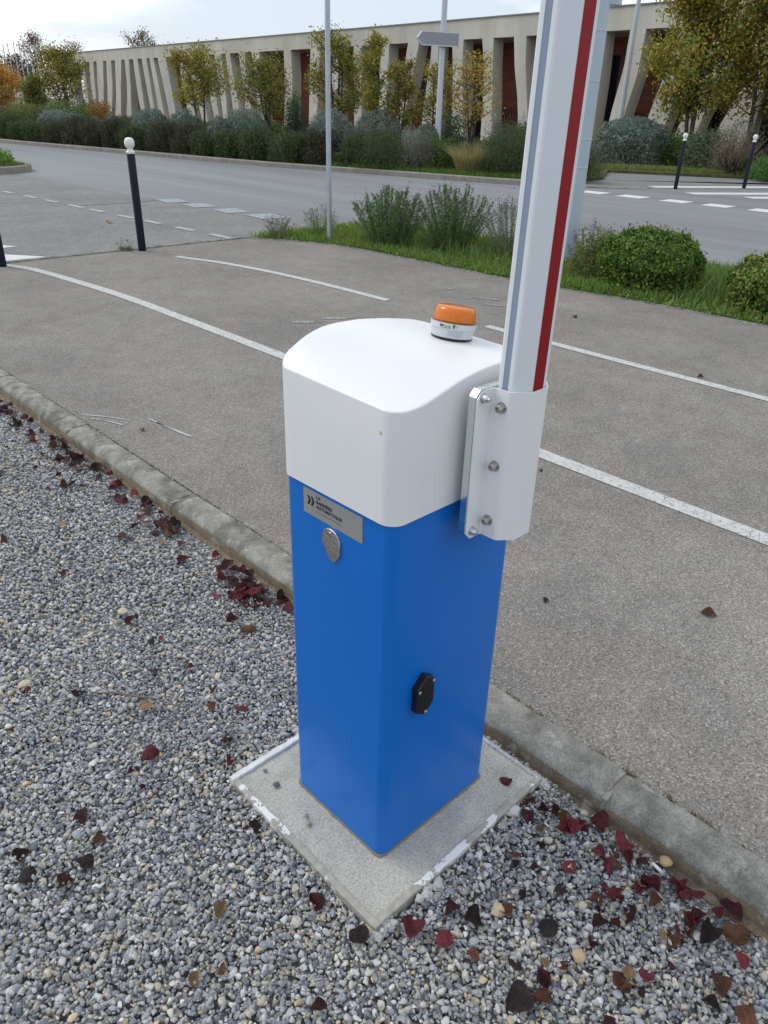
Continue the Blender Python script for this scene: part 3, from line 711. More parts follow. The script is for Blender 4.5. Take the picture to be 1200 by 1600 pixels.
# crumbled cement round the front corner and the right corner
def lump(b_, c_, r_, seed, sq=0.6, lev=2):
    rr = random.Random(seed); v0 = bmesh.ops.create_icosphere(b_.b, subdivisions=lev, radius=1.0)['verts']
    for v in v0:
        n_ = 1 + 0.35 * noise.noise(v.co * 1.7 + Vector((seed * 3.1, 0, 0))) + 0.18 * noise.noise(v.co * 4.5 + Vector((0, seed, 0)))
        v.co = Vector((c_[0] + v.co.x * r_ * n_, c_[1] + v.co.y * r_ * n_, c_[2] + v.co.z * r_ * n_ * sq))
rr = random.Random(8)
cb = BM()
for k in range(26):
    a = rr.random(); cpt = (-0.128 + rr.uniform(-0.012, 0.03) + a * 0.05, -0.118 + rr.uniform(-0.016, 0.008), rr.uniform(0.010, 0.024)); lump(cb, cpt, rr.uniform(0.006, 0.014), k)
cb.build('crumbled_cement', CRUMB, pad, O_)
cb = BM()
for k in range(16):
    lump(cb, (0.02 + rr.uniform(-0.02, 0.05), -0.132 + rr.uniform(-0.012, 0.008), rr.uniform(0.012, 0.024)), rr.uniform(0.006, 0.013), 50 + k)
cb.build('crumbled_cement', CRUMB, pad, O_)
cb = BM()
for k in range(12):
    lump(cb, (0.490 + rr.uniform(-0.01, 0.015), -0.118 + rr.uniform(-0.02, 0.03), rr.uniform(0.006, 0.02)), rr.uniform(0.005, 0.012), 80 + k)
cb.build('crumbled_cement', CRUMB, pad, O_)
for i, (x, y, r_, lb) in enumerate(((-0.052, 0.345, 0.0085, 'dark grey pebble lying on the concrete pad left of the cabinet'), (-0.045, 0.405, 0.006, 'small grey pebble nearest the white back rim of the pad'),
                                    (-0.065, 0.195, 0.0075, 'pale cement crumb on the pad below the left corner of the cabinet'), (-0.055, 0.215, 0.005, 'tiny grey crumb beside the pale cement crumb on the pad'))):
    q = BM(); lump(q, (0, 0, 0), r_, 100 + i); o = q.build('pebble', MT('pebble_%d' % i, 0.8, col=[(0.10, 0.11, 0.125), (0.2, 0.2, 0.2), (0.33, 0.33, 0.31), (0.25, 0.25, 0.24)][i]).m, None, (x, y, 0.033 + r_ * 0.4)); tag(o, lb, 'pebble')
# ------------------------------------------------------------------ gravel : every stone real, one object
rng = np.random.default_rng(11)
def ico(sub):
    b = bmesh.new(); bmesh.ops.create_icosphere(b, subdivisions=sub, radius=1.0)
    v = np.array([x.co[:] for x in b.verts]); f = np.array([[q.index for q in x.verts] for x in b.faces]); b.free(); return v, f
def stone_variant(sub):
    v, f = ico(sub); v = v.copy()
    for _ in range(8):
        n = rng.normal(size=3); n /= np.linalg.norm(n); o = rng.uniform(0.36, 0.62)
        d = v @ n - o; v -= np.where(d > 0, d, 0)[:, None] * n
    v *= rng.uniform(0.85, 1.1, 3); return v, f
V_HI = [stone_variant(3) for _ in range(14)]; V_MD = [stone_variant(2) for _ in range(14)]; V_LO = [stone_variant(1) for _ in range(10)]
camp = np.array(CP)
def in_pad(x, y, m=0.0): return (x > -0.128 - m) & (x < 0.495 + m) & (y > -0.118 - m) & (y < 0.448 + m)
def rot_mats(n):
    q = rng.normal(size=(n, 4)); q /= np.linalg.norm(q, axis=1)[:, None]; w_, x, y, z = q.T
    return np.stack([np.stack([1 - 2 * (y * y + z * z), 2 * (x * y - z * w_), 2 * (x * z + y * w_)], 1),
                     np.stack([2 * (x * y + z * w_), 1 - 2 * (x * x + z * z), 2 * (y * z - x * w_)], 1),
                     np.stack([2 * (x * z - y * w_), 2 * (y * z + x * w_), 1 - 2 * (x * x + y * y)], 1)], 1)
def stone_cols(n):
    base = np.array([[0.345, 0.345, 0.345], [0.26, 0.27, 0.285], [0.19, 0.205, 0.23], [0.43, 0.425, 0.41], [0.36, 0.325, 0.265], [0.115, 0.13, 0.155], [0.50, 0.49, 0.475], [0.46, 0.38, 0.25]])
    k = rng.choice(len(base), n, p=[0.25, 0.22, 0.15, 0.15, 0.09, 0.055, 0.065, 0.02]); c = base[k] * rng.uniform(0.98, 1.36, (n, 1)); return np.clip(c, 0, 1)
def layer(x0, x1, y0, y1, sp, zc, smin, smax, keep=1.0):
    gx, gy = np.meshgrid(np.arange(x0, x1, sp), np.arange(y0, y1, sp)); p = np.stack([gx.ravel(), gy.ravel()], 1)
    p += rng.uniform(-0.5, 0.5, p.shape) * sp
    p = p[rng.random(len(p)) < keep]
    x, y = p.T
    # only what the camera, or one standing a step to the side, could see
    d = np.stack([x - camp[0], y - camp[1], 0 * x - camp[2]], 1); dep = d @ np.array(CF); u = (d @ np.array(CR)) / np.maximum(dep, 0.01); v = (d @ np.array(CU)) / np.maximum(dep, 0.01)
    ok = (dep > 0.2) & (np.abs(u) < 1.05) & (np.abs(v) < 1.05) & (x < 0.522) & ~in_pad(x, y, 0.004)
    p = p[ok]; n = len(p)
    s = 1.02 * rng.uniform(smin, smax, n) * np.where(rng.random(n) < 0.12, 1.35, 1.0)
    und = 0.004 * np.sin(p[:, 0] * 9 + 1.3 * np.sin(p[:, 1] * 4)) + 0.003 * np.sin(p[:, 1] * 13)
    z = zc + und + 0.012 * np.exp(-np.maximum(0, np.maximum(np.abs(p[:, 0] - 0.183) - 0.312, np.abs(p[:, 1] - 0.165) - 0.283)) / 0.06) - 0.017 * np.exp(-np.maximum(0, 0.52 - p[:, 0]) / 0.07) * (1 - 0.6 * ((p[:, 1] > -0.2) & (p[:, 1] < 0.55))) + rng.uniform(-0.004, 0.004, n); z = np.minimum(z, 0.024 - s * 0.3)
    return np.column_stack([p, z]), s, dep[ok]
def build_gravel():
    Vs, Fs, Cs = [], [], []; off = 0
    for (pos, s, dep) in (layer(-2.2, 0.53, -1.3, 1.25, 0.0110, -0.002, 0.0060, 0.0112), layer(-2.2, 0.53, -1.3, 1.25, 0.0145, 0.008, 0.0058, 0.0112, 0.85), layer(-2.2, 0.53, -1.3, 1.25, 0.0105, 0.009, 0.0030, 0.0055, 0.7),
                          layer(-2.4, 0.53, 1.25, 6.2, 0.0135, -0.001, 0.0078, 0.0125), layer(-2.4, 0.53, 1.25, 6.2, 0.019, 0.008, 0.0065, 0.0115, 0.8)):
        near = dep < 1.75; mid = (dep < 2.6) & ~near; far = ~near & ~mid
        for sel, var in ((near, V_HI if False else V_MD), (mid, V_MD), (far, V_LO)):
            idx = np.where(sel)[0]; which = rng.integers(0, len(var), len(idx))
            for k in range(len(var)):
                ii = idx[which == k]; m = len(ii)
                if not m: continue
                bv, bf = var[k]; R_ = rot_mats(m)
                sc = s[ii][:, None] * rng.uniform(0.60, 1.28, (m, 3)); v = bv[None] * sc[:, None, :]
                v = np.einsum('nij,nkj->nki', R_, v); v[:, :, 2] *= 0.82; v += pos[ii][:, None, :]
                Vs.append(v.reshape(-1, 3)); Fs.append((bf[None] + (np.arange(m) * len(bv))[:, None, None] + off).reshape(-1, 3))
                cm = stone_cols(m); pp_ = pos[ii]; lf = 0.5 + 0.5 * np.sin(pp_[:, 0] * 5.3 + 2.1 * np.sin(pp_[:, 1] * 2.7)) * np.sin(pp_[:, 1] * 4.1 + 1.7 * np.sin(pp_[:, 0] * 3.3)); warm = (rng.random(m) < 0.05 + 0.22 * lf ** 2)[:, None]
                cm = np.where(warm, cm * np.array([1.10, 1.03, 0.90]), cm); Cs.append(np.repeat(np.clip(cm, 0, 0.8), len(bv), 0)); off += m * len(bv)
    V = np.concatenate(Vs); F = np.concatenate(Fs); C_ = np.concatenate(Cs)
    print('gravel faces', len(F))
    o = link('gravel', np_mesh('gravel', V, F, STONE, C_), None); o['kind'] = 'stuff'
    o['label'] = 'grey and blue-grey crushed stone gravel around the barrier'; o['category'] = 'gravel'
build_gravel()

# ------------------------------------------------------------------ fallen leaves, one object each
def leaf_mesh(seed, kind):
    rr = random.Random(seed); L_ = 10; Wn = 6; vs = []; fs = []
    curl = rr.uniform(0.6, 1.9) * rr.choice((1, 1, -0.6)); bend = rr.uniform(-0.9, 1.1); tw = rr.uniform(-0.6, 0.6)
    for i in range(L_ + 1):
        t = i / L_; wd = {'ovate': 0.40 * math.sin(math.pi * t ** 0.75) ** 0.8, 'heart': 0.50 * math.sin(math.pi * min(1, (t * 0.93 + 0.07)) ** 0.62) ** 0.75, 'long': 0.22 * math.sin(math.pi * t ** 0.85) ** 0.8}[kind] + 0.012
        for j in range(-Wn, Wn + 1):
            u = j / Wn; x = t - 0.5; y = u * wd * (1 + 0.08 * math.sin(9 * t + seed) + 0.10 * noise.noise(Vector((t * 7, 3.0 if u > 0 else -3.0, seed)))); r = abs(u) * wd
            z = curl * r * r * 1.6 + bend * 0.5 * (x * x) + 0.035 * math.sin(11 * x + seed) * u + tw * x * y + 0.06 * noise.noise(Vector((x * 4, y * 4, seed))) + 0.03 * noise.noise(Vector((x * 10, y * 10, seed)))
            vs.append(Vector((x, y * (1 - 0.12 * abs(curl) * abs(u)), z)))
    n = 2 * Wn + 1
    for i in range(L_):
        for j in range(2 * Wn): fs.append((i * n + j, i * n + j + 1, (i + 1) * n + j + 1, (i + 1) * n + j))
    zmin = min(v.z for v in vs); vs = [v - Vector((0, 0, zmin)) for v in vs]
    # stalk
    b = len(vs); sx = 0.30
    for k in range(5):
        t = k / 4; c_ = Vector((-0.5 - sx * t, 0.05 * math.sin(seed + 2 * t) * t, bend * 0.12 - zmin + 0.04 * t))
        for q in range(3): a = 2 * math.pi * q / 3; vs.append(c_ + Vector((0, 0.012 * math.cos(a), 0.012 * math.sin(a))))
    for k in range(4):
        for q in range(3): fs.append((b + 3 * k + q, b + 3 * k + (q + 1) % 3, b + 3 * k + 3 + (q + 1) % 3, b + 3 * k + 3 + q))
    return mesh('fallen_leaf', vs, fs, None, smooth=True)
LM = [(k, leaf_mesh(i * 7 + 1, k)) for i, k in enumerate(['heart', 'ovate', 'heart', 'ovate', 'ovate', 'heart', 'long', 'ovate', 'heart', 'ovate', 'heart', 'ovate'])]
def fallen(x, y, z, size, rz, tilt, col, mi, label, group=None):
    me = LM[mi % len(LM)][1]; key = 'lm_%d_%s' % (mi % len(LM), col)
    m2 = bpy.data.meshes.get(key)
    if m2 is None: m2 = me.copy(); m2.name = key; m2.materials.clear(); m2.materials.append(DL[col])
    o = bpy.data.objects.new('fallen_leaf', m2); COL.objects.link(o); o.location = (x, y, z)
    o.rotation_euler = (tilt[0], tilt[1], rz); o.scale = (size,) * 3
    tag(o, label, 'leaf', group); return o
rr = random.Random(5)
BIG = [ # x, y, size, colour, label
 (1.53, -0.09, .050, 'brown', 'dry brown crumpled leaf alone on the asphalt path, nearest the camera there'),
 (0.47, -0.545, .046, 'crimson', 'broad crimson leaf on gravel below the kerb joint, right of the white cigarette end'),
 (0.255, -0.45, .040, 'maroon', 'upright pointed maroon leaf in open gravel left of the cigarette end'),
 (-0.06, -0.165, .066, 'crimson', 'largest curled red-brown leaf, just off the front corner of the pad'),
 (-0.035, -0.235, .048, 'crimson', 'reddish folded leaf below the largest curled leaf at the front corner of the pad'),
 (-0.18, 0.03, .040, 'maroon', 'cupped maroon double leaf on gravel left of the front corner of the pad'),
 (-0.165, 0.285, .038, 'dark', 'dark leaf standing against the left rim of the pad'),
 (-0.155, -0.10, .046, 'dark', 'black twisted leaf lying at the very tip of the front pad corner'),
 (0.33, -0.32, .034, 'pink', 'flat rose-pink leaf, palest red one right of the pad'),
 (0.485, -0.365, .052, 'crimson', 'wide crimson leaf with an upper notch just below the kerb joint'),
 (0.41, -0.345, .036, 'pink', 'small pinkish leaf between the rose-pink leaf and the kerb'),
 (0.505, -0.30, .044, 'crimson', 'pointed crimson leaf with a standing stalk against the kerb'),
 (0.365, -0.16, .044, 'maroon', 'dull crimson leaf close to the right rim of the pad'),
 (0.255, -0.205, .040, 'brown', 'brown and tan curled leaf nearest the right rim of the pad'),
 (0.41, -0.70, .036, 'pink', 'bright pink-red round leaf near the right edge of the picture'),
 (0.32, -0.69, .056, 'brown', 'large red-brown folded leaf in the lower right corner area'),
 (0.46, -0.665, .058, 'brown', 'long brown leaf lying between kerb and bright pink-red leaf'),
 (0.41, -0.625, .050, 'dark', 'dark brown crumpled leaf left of the long brown leaf'),
 (0.51, -0.635, .058, 'maroon', 'big maroon leaf leaning on the kerb foot at the right edge'),
 (0.23, -0.58, .034, 'crimson', 'narrow dark crimson leaf in open gravel low on the right'),
 (0.175, -0.545, .042, 'brown', 'rusty crumpled leaf left of the narrow dark crimson leaf'),
 (0.15, -0.38, .046, 'dark', 'tall blackish leaf standing in gravel right of the pad tip'),
 (0.065, -0.43, .040, 'maroon', 'dark maroon leaf above the big black-brown leaf low in the middle'),
 (-0.005, -0.43, .056, 'dark', 'big black-brown crumpled leaf low in the middle right'),
 (0.022, -0.455, .046, 'brown', 'rust-brown leaf lying over the big black-brown crumpled leaf'),
 (0.04, -0.375, .036, 'dark', 'small dark leaf up left of the dark maroon leaf low in the middle'),
 (0.27, -0.70, .036, 'dark', 'small dark brown leaf beside the large red-brown folded leaf'),
 (-0.62, 0.595, .046, 'dark', 'purple-black cupped leaf with a pale underside at the left edge'),
 (-0.635, 0.53, .046, 'dark', 'dark crumpled leaf just below the purple-black cupped leaf'),
 (-0.57, 0.455, .034, 'brown', 'rusty brown leaf below the pair of purple leaves at left'),
 (-0.52, 0.475, .046, 'dark', 'flat dark grey-purple leaf, rightmost of the four at the left edge'),
 (-0.46, 0.61, .038, 'maroon', 'maroon leaf standing alone in the middle of the left gravel'),
 (-0.28, 1.04, .046, 'dark', 'dark leaf at the left end of the thin dry twig'),
 (-0.24, 0.68, .044, 'crimson', 'red two-lobed leaf halfway between the twig and the pad'),
 (-0.09, 0.505, .036, 'crimson', 'red leaf on gravel just left of the back left pad corner'),
 (0.05, 0.66, .034, 'crimson', 'small red leaf on gravel above the back rim of the pad'),
 (-0.05, 0.575, .036, 'maroon', 'maroon leaf just above the red leaf beside the back left pad corner'),
 (-0.42, 0.04, .032, 'brown', 'orange-brown leaf alone low in the left gravel'),
 (-0.47, 0.06, .032, 'tan', 'tan strip of leaf left of the orange-brown leaf low in the left gravel'),
 (-0.32, -0.155, .036, 'maroon', 'dark red leaf at the bottom edge of the picture, left of the middle'),
 (0.41, -0.06, .034, 'crimson', 'small crimson leaf lying on the concrete pad'),
 (0.05, -0.25, .042, 'dark', 'dark round leaf behind the largest curled leaf'),
 (0.035, -0.20, .040, 'maroon', 'standing dark red leaf touching the right front rim of the pad'),
 (0.12, -0.28, .034, 'brown', 'brown curled strip of leaf right of the dark round leaf'),
 (0.405, -0.245, .040, 'crimson', 'crimson leaf midway between pad and kerb joint'),
 (0.30, -0.76, .040, 'brown', 'reddish brown leaf cut by the bottom right edge of the picture'),
 (-0.345, 0.155, .040, 'tan', 'smooth tan leaf flat on gravel left of the pad'),
 (-0.15, 0.855, .040, 'tan', 'tan pointed leaf under the dry twig'),
 (-0.01, -0.30, .030, 'brown', 'small brown leaf under the reddish folded leaf at the pad corner'),
 (-0.22, -0.30, .030, 'maroon', 'small maroon leaf by a white stone below the pad corner'),
]
for i, (x, y, s, c, lb) in enumerate(BIG):
    zb = 0.017 - 0.010 * math.exp(-(0.52 - x) / 0.07) if x < 0.53 else 0.0535
    if lb.endswith('concrete pad'): zb = 0.031
    fl = rr.uniform(-0.35, 0.35), rr.uniform(-0.35, 0.35)
    if x > 0.53: fl = (0.05, -0.05)
    fallen(x, y, zb, s * 1.08, rr.uniform(0, 6.28), fl, c, i * 5 + 1, lb)
for x, y, s, c, lb in ((4.13, 1.20, .045, 'brown', 'orange-brown leaf lying on the far white path line'), (4.87, 2.69, .06, 'dark', 'small black leaf on the path below the round green bush'),
                       (0.84, 2.74, .035, 'crimson', 'single dark red leaf on the path beside the paint scratches'), (2.06, 1.02, .02, 'maroon', 'tiny dark leaf on the path right of the boom bracket'),
                       (2.9, 0.10, .02, 'dark', 'tiny black leaf between the two path lines at the right'), (4.2, 10.0, .10, 'tan', 'tan leaf lying on the driveway beyond the black bollard'),
                       (1.16, 0.35, .028, 'dark', 'small dark leaf on the asphalt right of the blue cabinet')):
    fallen(x, y, 0.0545, s, rr.uniform(0, 6), (0.05, 0.1), c, rr.randrange(12), lb)
# litter gathered along the foot of the kerb
WORD = {'crimson': 'crimson', 'maroon': 'dark red', 'dark': 'blackish', 'brown': 'brown', 'tan': 'tan', 'pink': 'pinkish red'}
def litter(n, fx, fy, label, group, cols, s0, s1):
    for i in range(n):
        x, y = fx(), fy(); fallen(x, y, 0.013 - 0.012 * math.exp(-(0.52 - x) / 0.07) + rr.uniform(0, 0.008), rr.uniform(s0, s1), rr.uniform(0, 6.28), (rr.uniform(-0.5, 0.5), rr.uniform(-0.5, 0.5)), (cc := rr.choice(cols)), rr.randrange(12), label % WORD[cc], group)
CM = ['crimson', 'maroon', 'maroon', 'dark', 'brown', 'maroon']
litter(104, lambda: 0.50 - abs(rr.gauss(0, 0.085)), lambda: rr.uniform(0.95, 3.8), 'small %s leaf in the litter along the kerb foot behind the cabinet', 'leaf litter along the kerb', CM, 0.032, 0.062)
litter(20, lambda: 0.42 + rr.gauss(0, 0.05), lambda: 1.17 + rr.gauss(0, 0.06), '%s leaf in the heap by the kerb just left of the cabinet', 'heap of leaves by the cabinet', ['crimson', 'crimson', 'maroon', 'pink'], 0.04, 0.055)
litter(26, lambda: rr.uniform(-0.15, 0.42), lambda: rr.uniform(1.1, 3.0), 'small %s leaf scattered thinly over the far left gravel', 'scattered leaves on the far gravel', ['maroon', 'maroon', 'dark', 'brown', 'tan'], 0.026, 0.045)
litter(40, lambda: 0.49 - abs(rr.gauss(0, 0.07)), lambda: rr.uniform(-0.62, -0.10), 'small %s leaf in the litter below the right kerb', 'leaf litter below the right kerb', ['maroon', 'brown', 'crimson', 'crimson', 'maroon'], 0.028, 0.050)
litter(24, lambda: rr.uniform(0.0, 0.42), lambda: rr.uniform(-0.62, -0.20), 'small %s leaf fragment scattered in the gravel in front of the pad', 'scattered leaf fragments in front', ['brown', 'dark', 'maroon', 'tan'], 0.016, 0.030)
litter(12, lambda: rr.uniform(-0.5, 0.1), lambda: rr.uniform(0.5, 1.2), 'small %s leaf fragment in the middle left gravel', 'scattered leaf fragments on the left', ['brown', 'crimson', 'maroon', 'tan'], 0.018, 0.030)

# twig, cigarette end, pale stones, stone slab
q = BM(); q.tube([(-0.25, 1.02, 0.022), (-0.20, 0.97, 0.026), (-0.15, 0.905, 0.022), (-0.12, 0.86, 0.028), (-0.09, 0.80, 0.024), (-0.065, 0.755, 0.022)], [0.003, 0.0028, 0.0034, 0.0028, 0.0022, 0.0012], 6)
q.tube([(-0.15, 0.905, 0.022), (-0.13, 0.90, 0.035), (-0.112, 0.905, 0.04)], [0.002, 0.0014, 0.0008], 5)
tag(q.build('twig', MT('dry_twig', 0.85, col=(0.16, 0.13, 0.10)).m), 'thin dry brown twig lying across the left gravel', 'twig')
q = BM(); q.tube([(0.478, -0.452, 0.026), (0.473, -0.478, 0.026)], 0.0042, 12); tag(q.build('cigarette_end', MT('cigarette_paper', 0.8, col=(0.72, 0.72, 0.70)).m), 'white cigarette end on the gravel below the kerb joint', 'cigarette end')
q = BM(); lump(q, (0, 0, 0), 0.10, 31, 0.32, 3); tag(q.build('flat_stone', KERB, None, (0.04, 2.86, 0.02)), 'rounded flat grey-green stone in gravel at the left edge', 'stone')
for i, (x, y, s, lb) in enumerate(((0.16, -0.455, 0.016, 'angular pale ochre stone in the gravel low on the right'), (0.115, -0.27, 0.017, 'cream stone beside the brown leaf strip near the pad tip'), (-0.135, -0.105, 0.014, 'pale cream stone right beside the black leaf at the pad tip'),
                           (0.515, -0.47, 0.016, 'yellowish stone against the kerb above the cigarette end'), (-0.38, 1.20, 0.018, 'pale ochre stone beside a dark leaf far left'), (-0.24, 0.02, 0.013, 'rounded cream stone left of the cupped maroon double leaf'),
                           (0.36, -0.125, 0.020, 'white crumbly stone near the right rim of the pad'), (0.02, 1.35, 0.018, 'larger cream stone in the gravel left of the heap of leaves'))):
    q = BM(); lump(q, (0, 0, 0), s, 200 + i, 0.6, 2)
    for f in q.b.faces: f.smooth = False
    tag(q.build('pale_stone', MT('ochre_stone_%d' % i, 0.85, col=[(0.46, 0.35, 0.21), (0.50, 0.40, 0.26), (0.50, 0.45, 0.34), (0.44, 0.33, 0.18), (0.48, 0.42, 0.32), (0.48, 0.44, 0.36), (0.55, 0.55, 0.54), (0.47, 0.42, 0.32)][i]).m, None, (x, y, 0.016)), lb, 'stone')

# dry moss and grass in the joint between kerb and path
def blades(name, pts, hmin, hmax, wd, cols, lean=0.5, label=None, cat='grass', parent=None, kind='stuff', seed=1):
    rg = np.random.default_rng(seed); n = len(pts); P = np.asarray(pts, float)
    az = rg.uniform(0, 2 * np.pi, n); h = rg.uniform(hmin, hmax, n); le = rg.uniform(0, lean, n) * h; w2 = wd * rg.uniform(0.6, 1.3, n)
    dx, dy = np.cos(az), np.sin(az); fa = rg.uniform(0, 2 * np.pi, n); sx, sy = np.cos(fa) * w2 / 2, np.sin(fa) * w2 / 2
    b0 = P + np.stack([-sx, -sy, 0 * sx], 1); b1 = P + np.stack([sx, sy, 0 * sx], 1)
    m0 = P + np.stack([dx * le * 0.35 - sx * 0.8, dy * le * 0.35 - sy * 0.8, h * 0.6], 1); m1 = P + np.stack([dx * le * 0.35 + sx * 0.8, dy * le * 0.35 + sy * 0.8, h * 0.6], 1)
    t0 = P + np.stack([dx * le - sx * 0.1, dy * le - sy * 0.1, h], 1); t1 = P + np.stack([dx * le + sx * 0.1, dy * le + sy * 0.1, h], 1)
    V = np.stack([b0, b1, m1, m0, t1, t0], 1).reshape(-1, 3); i0 = np.arange(n) * 6
    F = np.concatenate([np.stack([i0, i0 + 1, i0 + 2, i0 + 3], 1), np.stack([i0 + 3, i0 + 2, i0 + 4, i0 + 5], 1)])
    cc = np.asarray(cols)[rg.integers(0, len(cols), n)] * rg.uniform(1.0, 1.6, (n, 1)); C_ = np.repeat(cc, 6, 0)
    o = link(name, np_mesh(name, V, F, LEAFM, C_), None, parent)
    if kind: o['kind'] = kind
    if label: o['label'] = label; o['category'] = cat
    return o
rg = np.random.default_rng(4)
y = rg.uniform(-0.75, 0.15, 900); x = 0.656 + np.abs(rg.normal(0, 0.008, 900)); keep = np.sin(y * 23) + np.sin(y * 61) > 0.1
blades('joint_moss', np.stack([x, y, 0 * x + 0.052], 1)[keep], 0.003, 0.010, 0.004, [(0.20, 0.17, 0.07), (0.13, 0.12, 0.05), (0.22, 0.14, 0.07)], 1.2, 'dry yellowish moss in the joint between kerb and path', 'moss', seed=2)
rg = np.random.default_rng(14); n = 2600; y = rg.uniform(0.9, 6.0, n); x = 0.655 + np.abs(rg.normal(0, 0.006, n))
blades('joint_dirt', np.stack([x, y, 0 * x + 0.052], 1), 0.001, 0.005, 0.005, [(0.06, 0.045, 0.035), (0.04, 0.032, 0.03), (0.09, 0.07, 0.05)], 1.5, 'dark dirt and crumbs along the path edge of the kerb', 'dirt', seed=3)
OPEN = [([(57.27,4.32),(57.81,0.21)],[(55.56,4.29),(54.97,3.17),(55.47,0.26)]),
([(54.3,4.31),(54.4,2.91),(54.61,0.28)],[(52.9,4.28),(53.25,2.9),(53.25,1.18),(53.22,0.31)]),
([(51.93,4.31),(52.23,2.9),(52.42,1.54),(52.63,0.41)],[(51.11,4.29),(51.52,2.9),(51.75,1.55),(52.15,0.42)]),
([(49.58,4.31),(50.03,2.89),(51.01,0.36)],[(48.79,4.29),(49.15,2.89),(50.02,0.38)]),
([(47.73,4.31),(47.97,2.88),(48.47,1.58),(49.05,0.4)],[(46.86,4.3),(47.2,2.88),(47.57,1.59),(48.2,0.42)]),
([(45.45,4.33),(46.23,2.48),(46.93,0.36)],[(44.77,4.31),(44.8,2.87),(45.15,1.61),(45.74,0.39)]),
([(43.84,4.33),(44.1,2.48),(44.71,0.33)],[(42.99,4.32),(42.86,2.56),(42.59,0.54)]),
([(42.1,4.34),(41.88,2.56),(41.73,0.64)],[(41.27,4.32),(40.93,2.56),(40.49,0.67)]),
([(40.35,4.33),(40.08,2.64),(39.83,0.68)],[(39.75,4.31),(39.37,2.64),(39.03,0.62)]),
([(39.02,4.34),(38.57,2.63),(38.06,0.49)],[(38.25,4.32),(37.68,2.63),(37.02,0.37)]),
([(36.79,4.32),(36.44,2.99),(35.98,0.69)],[(34.47,4.31),(34.41,2.63),(33.76,0.74)]),
([(33.49,4.36),(33.45,2.56),(32.63,0.69)],[(32.8,4.34),(32.75,2.56),(31.75,0.78)]),
([(31.62,4.35),(31.39,2.56),(30.83,0.73)],[(30.96,4.33),(30.4,2.56),(29.67,0.76)]),
([(29.75,4.36),(29.28,2.56),(28.95,0.78)],[(28.97,4.34),(28.62,2.56),(28.32,0.79)]),
([(28.05,4.37),(27.73,2.56),(27.69,0.81)],[(27.42,4.36),(27.05,2.56),(26.78,0.83)]),
([(26.83,4.36),(26.36,2.69),(25.87,0.98)],[(25.59,4.33),(25.24,2.44),(25.11,0.99)]),
([(24.79,4.36),(24.8,3.17),(24.28,1.01)],[(23.93,4.34),(23.63,3.16),(23.45,1.03)]),
([(22.98,4.42),(23.02,2.56),(22.69,0.43)],[(20.06,4.37),(20.06,2.56),(20.27,0.5)]),
([(19.28,4.39),(19.18,3.13),(19.32,0.82)],[(17.16,4.4),(17.32,2.56),(17.48,0.58)]),
([(16.12,4.4),(16.33,2.89),(16.67,0.78)],[(15.02,4.42),(15.04,2.88),(15.11,1.26)]),
([(14.4,4.45),(14.41,2.88),(14.37,1.17)],[(12.96,4.47),(12.9,2.87),(12.88,0.99)]),
([(12.24,4.46),(12.21,1.32)],[(10.59,4.45),(10.6,3.59),(10.94,1.35)]),
([(9.9,4.46),(9.92,3.34),(10.01,1.26)],[(8.38,4.46),(8.69,3.09),(9.21,0.68)]),
([(7.53,4.47),(7.93,2.94),(8.21,2.13),(8.68,0.64)],[(6.61,4.48),(6.64,3.61),(6.98,1.76),(7.07,0.8)]),
([(6.1,4.46),(6.08,2.93),(5.97,0.83)],[(5.16,4.46),(4.97,2.92),(4.87,0.77)]),
([(4.39,4.47),(4.39,3.57),(4.25,2.69),(4.04,0.75)],[(3.18,4.46),(2.94,3.33),(2.83,1.82),(2.81,0.7)]),
([(2.46,4.48),(2.39,3.32),(2.23,2.05),(2.13,0.91)],[(1.23,4.46),(1.03,3.3),(0.68,2.06),(0.55,1.39)]),
([(0.51,4.46),(0.4,3.37),(0.21,2.48),(-0.02,1.4)],[(-0.76,4.47),(-0.9,3.27),(-1.15,1.43)]),
([(-1.55,4.48),(-1.66,3.26),(-1.86,1.45)],[(-2.74,4.48),(-2.82,3.25),(-2.74,1.31)]),
([(-3.61,4.45),(-3.69,2.75),(-3.67,1.25)],[(-4.78,4.44),(-4.75,3.18),(-4.47,1.62)]),
([(-5.49,4.45),(-5.41,2.85),(-5.1,1.52)],[(-6.94,4.45),(-6.76,3.41),(-6.22,1.47)]),
([(-7.52,4.44),(-7.53,3.24),(-7.0,1.19)],[(-8.36,4.42),(-8.23,2.98),(-7.61,1.21)]),
([(-9.02,4.43),(-9.01,3.07),(-8.42,1.18)],[(-9.94,4.42),(-9.88,2.72),(-9.25,1.21)]),
([(-10.55,4.41),(-10.46,1.65)],[(-11.39,4.41),(-11.45,1.58)])]
# ------------------------------------------------------------------ bollards, posts, sign
def bollard(x, y, label, zb=0.05):
    e = empty('bollard', (x, y, zb), label, 'bollard', 'black bollards with white balls')
    b = BM(); b.lathe([(0.044, -0.03), (0.044, 1.03), (0.040, 1.035)], 28); b.build('shaft', NAVY, e, sharp=40)
    b = BM(); b.lathe([(0.047, 1.030), (0.049, 1.034), (0.049, 1.050), (0.034, 1.062), (0.030, 1.074), (0.031, 1.086), (0.045, 1.096), (0.0530, 1.115), (0.0550, 1.137), (0.0515, 1.160), (0.040, 1.180), (0.022, 1.190), (0, 1.192)], 32)
    b.build('ball_cap', BALLW, e, sharp=50); return e
bollard(3.50, 7.74, 'black bollard with white ball top standing free at the edge of the driveway')
bollard(1.90, 7.70, 'black bollard cut by the left edge of the picture')
bollard(17.60, 8.33, 'black bollard on the far pavement, left one of the pair')
bollard(19.30, 7.42, 'black bollard on the far pavement, right one of the pair')
e = empty('steel_post', (5.72, 6.98, 0.04), 'slim galvanised steel post rising from the grass verge', 'post')
